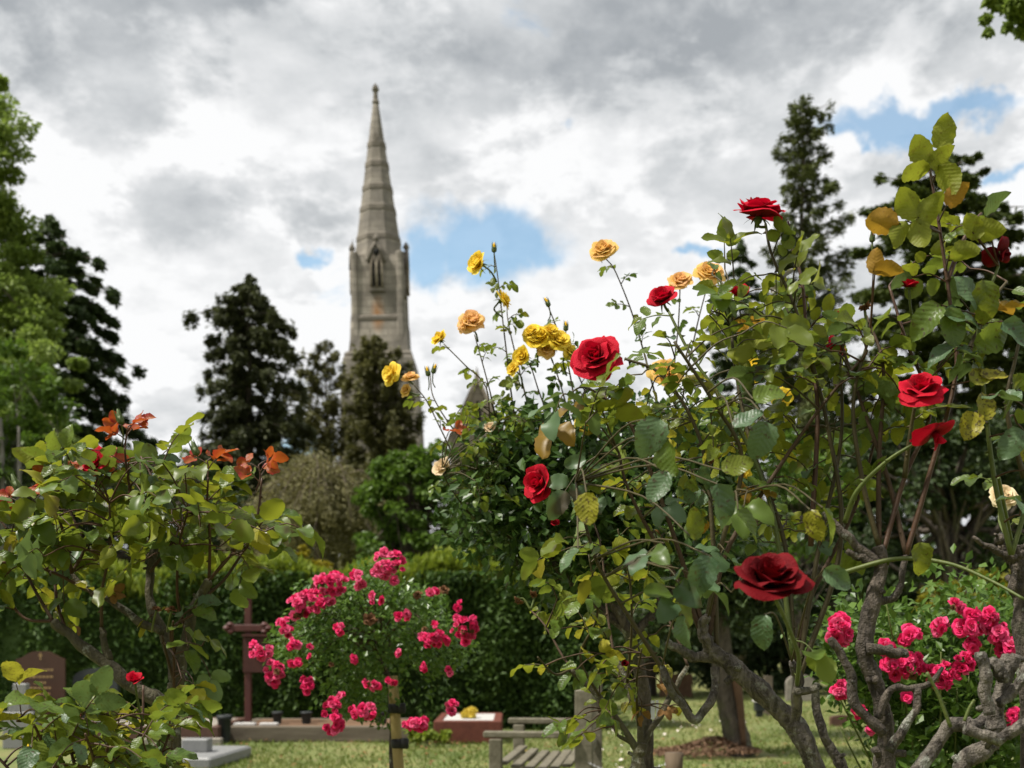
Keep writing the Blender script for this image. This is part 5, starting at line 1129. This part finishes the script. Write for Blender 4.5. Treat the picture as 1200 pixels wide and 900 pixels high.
    b.stem([P(934, 802, D-.09), P(936, 770, D-.25), P(924, 735, D-.45), P(908, 700, D-.61)], .0042, .0032, 'stem_green', .14, .05, MIX, 3, .3, .7)
    b.bloom(860, 344, D+.08, 36, 'red', (-.5, -.6, .3), 'cup', stem_to=P(860, 372, D+.1)); b.bloom(982, 407, D+.08, 30, 'red', (.5, -.6, .2), 'loose', stem_to=P(985, 432, D+.1)); b.bloom(777, 714, D-.2, 17, 'red', (-.4, -.7, .2), 'loose', stem_to=P(795, 730, D-.1))
    b.bloom(650, 612, D-.05, 12, 'red', (0, -.7, .5), 'tight'); b.bloom(838, 535, D+.05, 26, 'withered', (0, -.6, -.3), 'withered', 'withered_bloom', stem_to=P(850, 520, D))
    b.bud(922, 271, D, 24, (.15, 0, 1), 'red_dark', P(926, 288, D+.05)); b.bud(854, 362, D, 20, (-.1, 0, 1), 'calyx', P(860, 395, D))
    b.done('stem')
red_bush()

# ---- thin yellowing rose in front of the bench
def thin_bush():
    D = 2.55; b = Bush('rose_bush', 'thin yellowing rose bush with bare lower canes beside the bench', G(742, D), 131, .046, MIXY, GR, cap=300, tilt=.55)
    b.trunk([([G(742, D), P(742, 1100, D), P(745, 960, D), P(748, 895, D), P(752, 870, D)], .015, .012), (PX([(750, 885), (728, 850), (705, 820), (680, 795), (668, 785)], D), .0075, .005), (PX([(752, 875), (748, 840), (735, 800), (720, 770)], D, .04), .008, .005), (PX([(752, 875), (775, 835), (795, 800), (806, 780)], D, .06), .007, .005), (PX([(748, 880), (738, 870), (724, 862)], D), .005, .004)], 'bark_moss')
    for i, (p, lv) in enumerate((([(680, 795), (660, 770), (640, 735), (622, 715)], .08), ([(705, 820), (680, 770), (700, 720), (690, 650)], .09), ([(720, 770), (712, 720), (704, 640), (690, 600)], .08), ([(735, 800), (740, 740), (738, 680), (724, 620)], .08), ([(806, 780), (790, 740), (770, 700), (742, 650)], .10), ([(668, 785), (650, 790), (630, 770)], .09), ([(724, 862), (712, 840), (702, 835)], .05), ([(748, 850), (746, 800), (752, 760)], .08))):
        b.stem(PX(p, D, -.12 if i % 2 else .1), .0034, .0018, 'stem' if i % 2 else 'stem_brown', lv, None, None, 5, .3)
    b.fill([(610, 740), (640, 700), (690, 690), (770, 700), (780, 760), (740, 800), (660, 790)], D, 11, None, MIXY, 5, .15)
    b.fill([(665, 800), (700, 800), (720, 850), (700, 870), (670, 850)], D-.05, 5, .045, (('leaf', .7), ('leaf_olive', .4)), 3, .08)
    b.fill([(720, 770), (790, 760), (790, 830), (740, 840)], D-.05, 9, .026, (('leaf_yellow', .7), ('leaf_dry', .4)), 3, .08)
    for px, py, ww in ((606, 705, 16), (624, 698, 13)): b.bloom(px, py, D-.1, ww, 'withered', (-.4, -.3, -.5), 'withered', 'withered_bloom', stem_to=P(622, 715, D-.1))
    b.bloom(732, 777, D-.05, 10, 'red_dark', (0, -.8, .2), 'tight')
    b.done('stem_brown')
thin_bush()

# ---- tall rose at the right
def tall_bush():
    D = 2.2; b = Bush('rose_bush', 'tall rose at the right whose top stem rises above the cedar', G(1040, D), 141, .046, MIXO, GR, cap=265, tilt=.55)
    b.trunk([([G(1040, D), P(1040, 1000, D), P(1037, 900, D), P(1034, 850, D), P(1024, 795, D), P(1013, 755, D), P(1024, 705, D), P(1035, 665, D), P(1028, 640, D)], .018, .011),
             (PX([(1015, 760), (1040, 762), (1055, 766), (1064, 765)], D-.02), .010, .008), (PX([(1026, 705), (1048, 700), (1056, 680), (1062, 650)], D), .008, .005), (PX([(1036, 860), (1003, 825), (995, 790), (985, 764), (972, 748)], D-.05), .0095, .007),
             (PX([(1042, 880), (1056, 860), (1074, 825), (1076, 806)], D-.04), .009, .006), (PX([(1028, 842), (1045, 808), (1068, 806), (1092, 800), (1105, 782)], D-.03), .007, .004), (PX([(1030, 660), (1005, 640), (985, 622), (965, 600)], D), .010, .006), (PX([(1034, 660), (1010, 655), (992, 645)], D), .009, .006)], 'bark')
    st = [([(1062, 650), (1088, 560), (1120, 440), (1114, 360), (1100, 260), (1090, 200)], 0, 'stem_red', .075), ([(1034, 650), (1060, 560), (1090, 480), (1062, 400), (1042, 335)], .1, 'stem_red', .16), ([(1185, 650), (1165, 560), (1152, 450), (1147, 380), (1170, 312)], -.05, 'stem_green', .12),
          ([(1062, 650), (1040, 560), (1005, 460), (985, 400)], .1, 'stem_brown', .12), ([(1030, 640), (1010, 560), (1000, 470), (1020, 390)], .0, 'stem', .12), ([(1030, 640), (1030, 540), (1035, 430), (1015, 370)], .1, 'stem_brown', .12), ([(1120, 440), (1140, 400), (1165, 350), (1180, 330)], .05, 'stem', .10),
          ([(1110, 330), (1125, 290), (1140, 262), (1150, 250)], .05, 'stem_red', .08), ([(1060, 560), (1068, 500), (1075, 460)], -.05, 'stem', .14), ([(990, 612), (1005, 575), (1040, 540), (1082, 514)], -.1, 'stem_green', .16), ([(985, 672), (1050, 655), (1110, 660), (1160, 680), (1200, 702)], -.2, 'stem_green', .3),
          ([(1200, 560), (1180, 480), (1190, 420), (1200, 380)], 0, 'stem', .08), ([(1185, 650), (1200, 600), (1215, 520)], 0, 'stem_green', .09)]
    for p, dd, m, lv in st: b.stem(PX(p, D, dd), .0052, .0026, m, lv, None, None, 5, .42)
    # hand-placed rounded leaves of the top shoot, seen from below
    for px, py, sz, m, d, f in ((1106, 155, .062, 'leaf_olive', (.12, 0, .99), (0, .95, 0.2)), (1079, 177, .056, 'leaf_olive', (-.5, 0, .8), (0, .95, 0.30000000000000004)), (1071, 200, .056, 'leaf_olive', (-1, 0, -.05), (0, .5, 0.9)), (1101, 185, .05, 'leaf_olive', (.65, 0, .7), (.4, .6, 0.6)), (1063, 239, .06, 'leaf_olive', (-.6, 0, .75), (0, .95, 0.30000000000000004)), (1089, 245, .062, 'leaf_olive', (.5, 0, .7), (0, .95, 0.30000000000000004)), (1034, 260, .06, 'leaf_bronze', (-1, 0, .1), (0, .85, 0.5)), (1053, 275, .055, 'leaf_olive', (-.4, 0, -.8), (0, .9, 0.30000000000000004)), (1078, 275, .055, 'leaf_olive', (.2, 0, -.9), (.2, .9, 0.2)), (1112, 210, .06, 'leaf_olive', (.5, 0, -.7), (.6, .6, 0.5)), (1120, 228, .05, 'leaf_bronze', (.5, 0, .6), (.2, .8, 0.4)), (1165, 238, .055, 'leaf_blue', (.5, 0, .75), (-.5, .6, 0.6)), (1140, 265, .05, 'leaf_olive', (-.3, 0, .6), (0, .9, 0.4)), (1158, 270, .055, 'leaf_olive', (.9, 0, .1), (0, .9, 0.4)), (1130, 295, .055, 'leaf_olive', (.8, 0, .2), (0, .8, 0.6)), (1027, 305, .05, 'leaf_bronze', (.1, 0, .9), (0, .95, 0.30000000000000004)), (1040, 315, .05, 'leaf_bronze', (.8, 0, .1), (0, .6, 0.7999999999999999)),
                                 (1137, 340, .075, 'leaf_blue', (-.5, -.2, .6), (0, -.8, .6)), (1130, 372, .075, 'leaf_blue', (1, 0, -.1), (0, -.7, .8)), (1157, 352, .075, 'leaf_olive', (.2, 0, -.9), (0, -.95, -.1)), (1085, 375, .075, 'leaf', (-.6, 0, -.6), (-.2, -.9, .3)), (1115, 385, .075, 'leaf', (.1, 0, -1), (0, -.95, -.1)), (1165, 395, .075, 'leaf', (.8, 0, .3), (0, -.9, -.2)), (1192, 393, .07, 'leaf_blue', (.6, 0, -.6), (0, -.8, .5)), (1105, 412, .065, 'leaf_blue', (-.8, 0, -.3), (0, -.5, .8)), (1140, 415, .06, 'leaf_blue', (.9, 0, -.2), (0, -.6, .8)), (1152, 440, .05, 'leaf_yellow', (.7, 0, .3), (0, -.7, .6)), (1165, 441, .05, 'leaf_yellow', (.9, 0, -.1), (0, -.8, .5)), (1155, 475, .055, 'leaf_yellow', (.1, 0, .9), (0, -.95, -.1)), (1135, 500, .055, 'leaf_yellow', (-.3, 0, -.8), (0, -.95, .1)), (1185, 520, .065, 'leaf_blue', (-.6, 0, -.8), (-.3, -.8, .4)), (1080, 655, .06, 'leaf_olive', (.1, 0, -1), (.2, -.95, .1))):
        p = P(px, py, D-.1); d = unit(d); q = p-d*sz*.5; b.one_leaf(q, d, np.array(f)+b.r.normal(0, .12, 3), sz, m, True)
        allp = np.concatenate(b.pts[8:]); o = allp[np.argmin(np.linalg.norm(allp-q, axis=1))]; c = catmull([o, o*.4+q*.6, q], 3); b.twigs.tube(c, np.linspace(.0019, .0012, len(c)), 5, cap=False)
    b.fill([(1010, 330), (1060, 300), (1120, 300), (1200, 290), (1205, 470), (1150, 470), (1100, 420), (1060, 430), (1010, 430)], D, 7, None, MIXO, 5, .2)
    b.fill([(960, 400), (1060, 400), (1070, 470), (960, 490)], D+.1, 8, .05, MIXO, 5, .15)
    b.fill([(1140, 470), (1205, 450), (1205, 620), (1160, 560)], D, 5, .05, (('leaf_yellow', .5), ('leaf_blue', .4), ('leaf', .3)), 3, .12)
    b.bloom(1080, 452, D-.12, 58, 'red', (-.2, -.6, .75), 'open', label='dark red bloom at the right above the hanging petals', hero=True, stem_to=P(1072, 478, D-.05))
    b.bloom(1100, 512, D-.12, 52, 'red', (.55, -.4, -.75), 'hang', label='spent red bloom with petals hanging down', hero=True, stem_to=P(1082, 514, D-.1))
    b.bloom(1177, 298, D-.06, 34, 'red_dark', (.5, -.7, -.4), 'hang', 'spent_bloom', label='spent bloom with dry sepals and dark petals', stem_to=P(1170, 312, D-.05))
    b.bloom(1066, 332, D, 24, 'red', (0, -.2, .95), 'tight', 'spent_bloom', stem_to=P(1078, 400, D+.05)); b.bloom(1013, 362, D, 18, 'withered', (0, -.3, -.9), 'withered', 'withered_bloom', stem_to=P(1018, 400, D)); b.bloom(985, 368, D+.05, 16, 'red', (.3, -.4, .8), 'tight'); b.bud(1022, 277, D, 14, (0, 0, 1), 'withered', P(1023, 312, D))
    b.bloom(1176, 580, D+.35, 34, 'cream', (-.1, -.85, .5), 'full', label='cream bloom', stem_to=P(1185, 640, D+.2))
    b.done('stem_red')
tall_bush()

# ---- pruned old rose in the right corner, bare pale limbs
def pruned_rose():
    D = 2.0; b = Bush('pruned_rose', 'old pruned rose of bare pale gnarled limbs in the lower right corner', G(1150, D), 151, .045, MIX, GR)
    b.trunk([([G(1150, D), P(1145, 1100, D), P(1130, 960, D), P(1127, 900, D), P(1150, 880, D), P(1166, 862, D), P(1168, 835, D), P(1176, 800, D), P(1186, 768, D)], .016, .012),
             (PX([(1070, 912), (1092, 880), (1110, 853), (1131, 852), (1152, 846), (1166, 832)], D, .04), .0115, .012), (PX([(1160, 838), (1156, 812), (1153, 785), (1148, 764)], D-.04), .010, .010), (PX([(1131, 854), (1160, 864), (1180, 862), (1204, 845)], D-.05), .0105, .009),
             (PX([(1170, 825), (1186, 812), (1196, 798), (1206, 775)], D-.02), .009, .008), (PX([(1160, 775), (1172, 785), (1176, 800)], D-.03), .010, .010)], 'bark_pale')
    b.stem(PX([(1114, 852), (1100, 815), (1086, 788)], D-.03), .0035, .003, 'stem_green'); b.stem(PX([(1130, 845), (1136, 830), (1142, 820)], D-.05), .003, .0026, 'stem_green')
    b.done()
    D = 2.5; b = Bush('pruned_rose', 'knobbly rose stump with short bare spurs at the right frame edge', G(1205, D), 152, .045, MIX, GR)
    b.trunk([([G(1208, D), P(1206, 900, D), P(1202, 760, D), P(1196, 700, D), P(1192, 662, D), P(1186, 640, D)], .019, .015), (PX([(1190, 655), (1172, 648), (1156, 640), (1140, 629)], D-.03), .009, .004), (PX([(1188, 655), (1176, 640), (1168, 628)], D), .012, .010), (PX([(1192, 660), (1204, 640), (1214, 620)], D), .012, .009)], 'bark')
    b.stem(PX([(1186, 640), (1178, 600), (1170, 560)], D, -.2), .005, .004, 'stem_green', .12); b.done()
pruned_rose()

# ---- pink rose bush on the right
def pink_bush():
    D = 3.4; k = K(D); b = Bush('rose_bush', 'bushy hot-pink rose behind the pruned limbs at the right', G(1110, D), 161, .03, (('leaf', 1),), GR)
    r = RNG(162)
    for i in range(26):
        t_ = P(r.uniform(975, 1215), r.uniform(700, 870), D+r.uniform(-.3, .3)); o = G(1110+r.normal(0, 12), D); c = catmull([o, o*.45+t_*.55+np.array((0, 0, .12)), t_], 6); mb = MB(); mb.tube(c, np.linspace(.006, .002, len(c)), 5); link('stem', mb.mesh('stem', M['stem_green']), b.root)
    mb = MB()
    for x, y in sample_poly([(965, 740), (1010, 720), (1060, 735), (1120, 690), (1210, 720), (1230, 910), (1040, 910), (1040, 860), (985, 800)], 420, r):
        c = P(x, y, D+r.uniform(-.25, .4)); n = 24; v = r.normal(0, 1, (n, 3))*.045; l = r.uniform(.022, .042, n)
        mb.cards(c+v, v*6+r.normal(0, .5, (n, 3)), np.array((0, -.2, 1.))+r.normal(0, .5, (n, 3)), l, l*.6)
    link('foliage', mb.mesh('foliage', M['pink_leaf'], False), b.root)['kind'] = 'stuff'
    clusters(b, D-.30, [(984, 738, 13, 16, 13), (1070, 745, 12, 8, 8), (1060, 778, 22, 14, 16), (1105, 790, 17, 15, 13), (1118, 710, 10, 7, 4), (1104, 735, 9, 7, 4), (1140, 735, 16, 10, 9), (1160, 722, 9, 7, 4), (1172, 742, 12, 10, 7), (1130, 775, 10, 12, 6), (1185, 758, 14, 12, 9), (1142, 757, 8, 6, 3), (986, 808, 10, 8, 6), (1008, 834, 4, 5, 2), (1022, 852, 4, 4, 2), (1190, 842, 13, 10, 7), (1040, 758, 8, 6, 4), (1140, 718, 8, 5, 3), (1062, 817, 3, 3, 1)], 'pink_hot', 17.5, 163, mul=1.9, spread=1.1)
    b.done()
pink_bush()

# ---- old trunk standing in mulch, with prop board
def old_trunk():
    D = 12.7; r = RNG(171)
    t = thing('old_tree', 'old leaning trunk standing in brown mulch behind the curved limb', 'tree', G(855, D))
    mb = MB(); c = catmull([G(868, D), P(864, 870, D), P(856, 838, D), P(848, 805, D), P(846, 770, D), P(840, 700, D)], 8); mb.tube(c, np.interp(np.linspace(0, 1, len(c)), (0, .15, .5, 1), (.18, .125, .12, .10)), 16, 0, .09, r); link('trunk', mb.mesh('trunk', M['trunk']), t)
    mb = MB(); c = catmull([P(872, 875, D-.12), P(868, 830, D-.14), P(862, 790, D-.12)], 5); mb.tube(c, np.linspace(.03, .05, len(c)), 8, 0, .08, r); link('torn_bark', mb.mesh('torn_bark', M['orange_board']), t)
    cr = MB()
    for px, py, rx, ry in ((830, 690, 60, 40), (880, 700, 50, 40), (790, 710, 40, 30), (850, 650, 60, 40)):
        for i in range(26):
            v = r.normal(0, 1, 3); v /= np.linalg.norm(v); cc = P(px, py, D)+v*np.array((rx, rx, ry))*K(D)*r.uniform(.4, 1); n = 90; u = r.normal(0, .12, (n, 3)); l = r.uniform(.05, .1, n); cr.cards(cc+u, u*5+r.normal(0, .5, (n, 3)), np.array((0, 0, 1.))+r.normal(0, .5, (n, 3)), l, l*.5)
    link('crown', cr.mesh('crown', M['wood_dark'], False), t)
old_trunk()
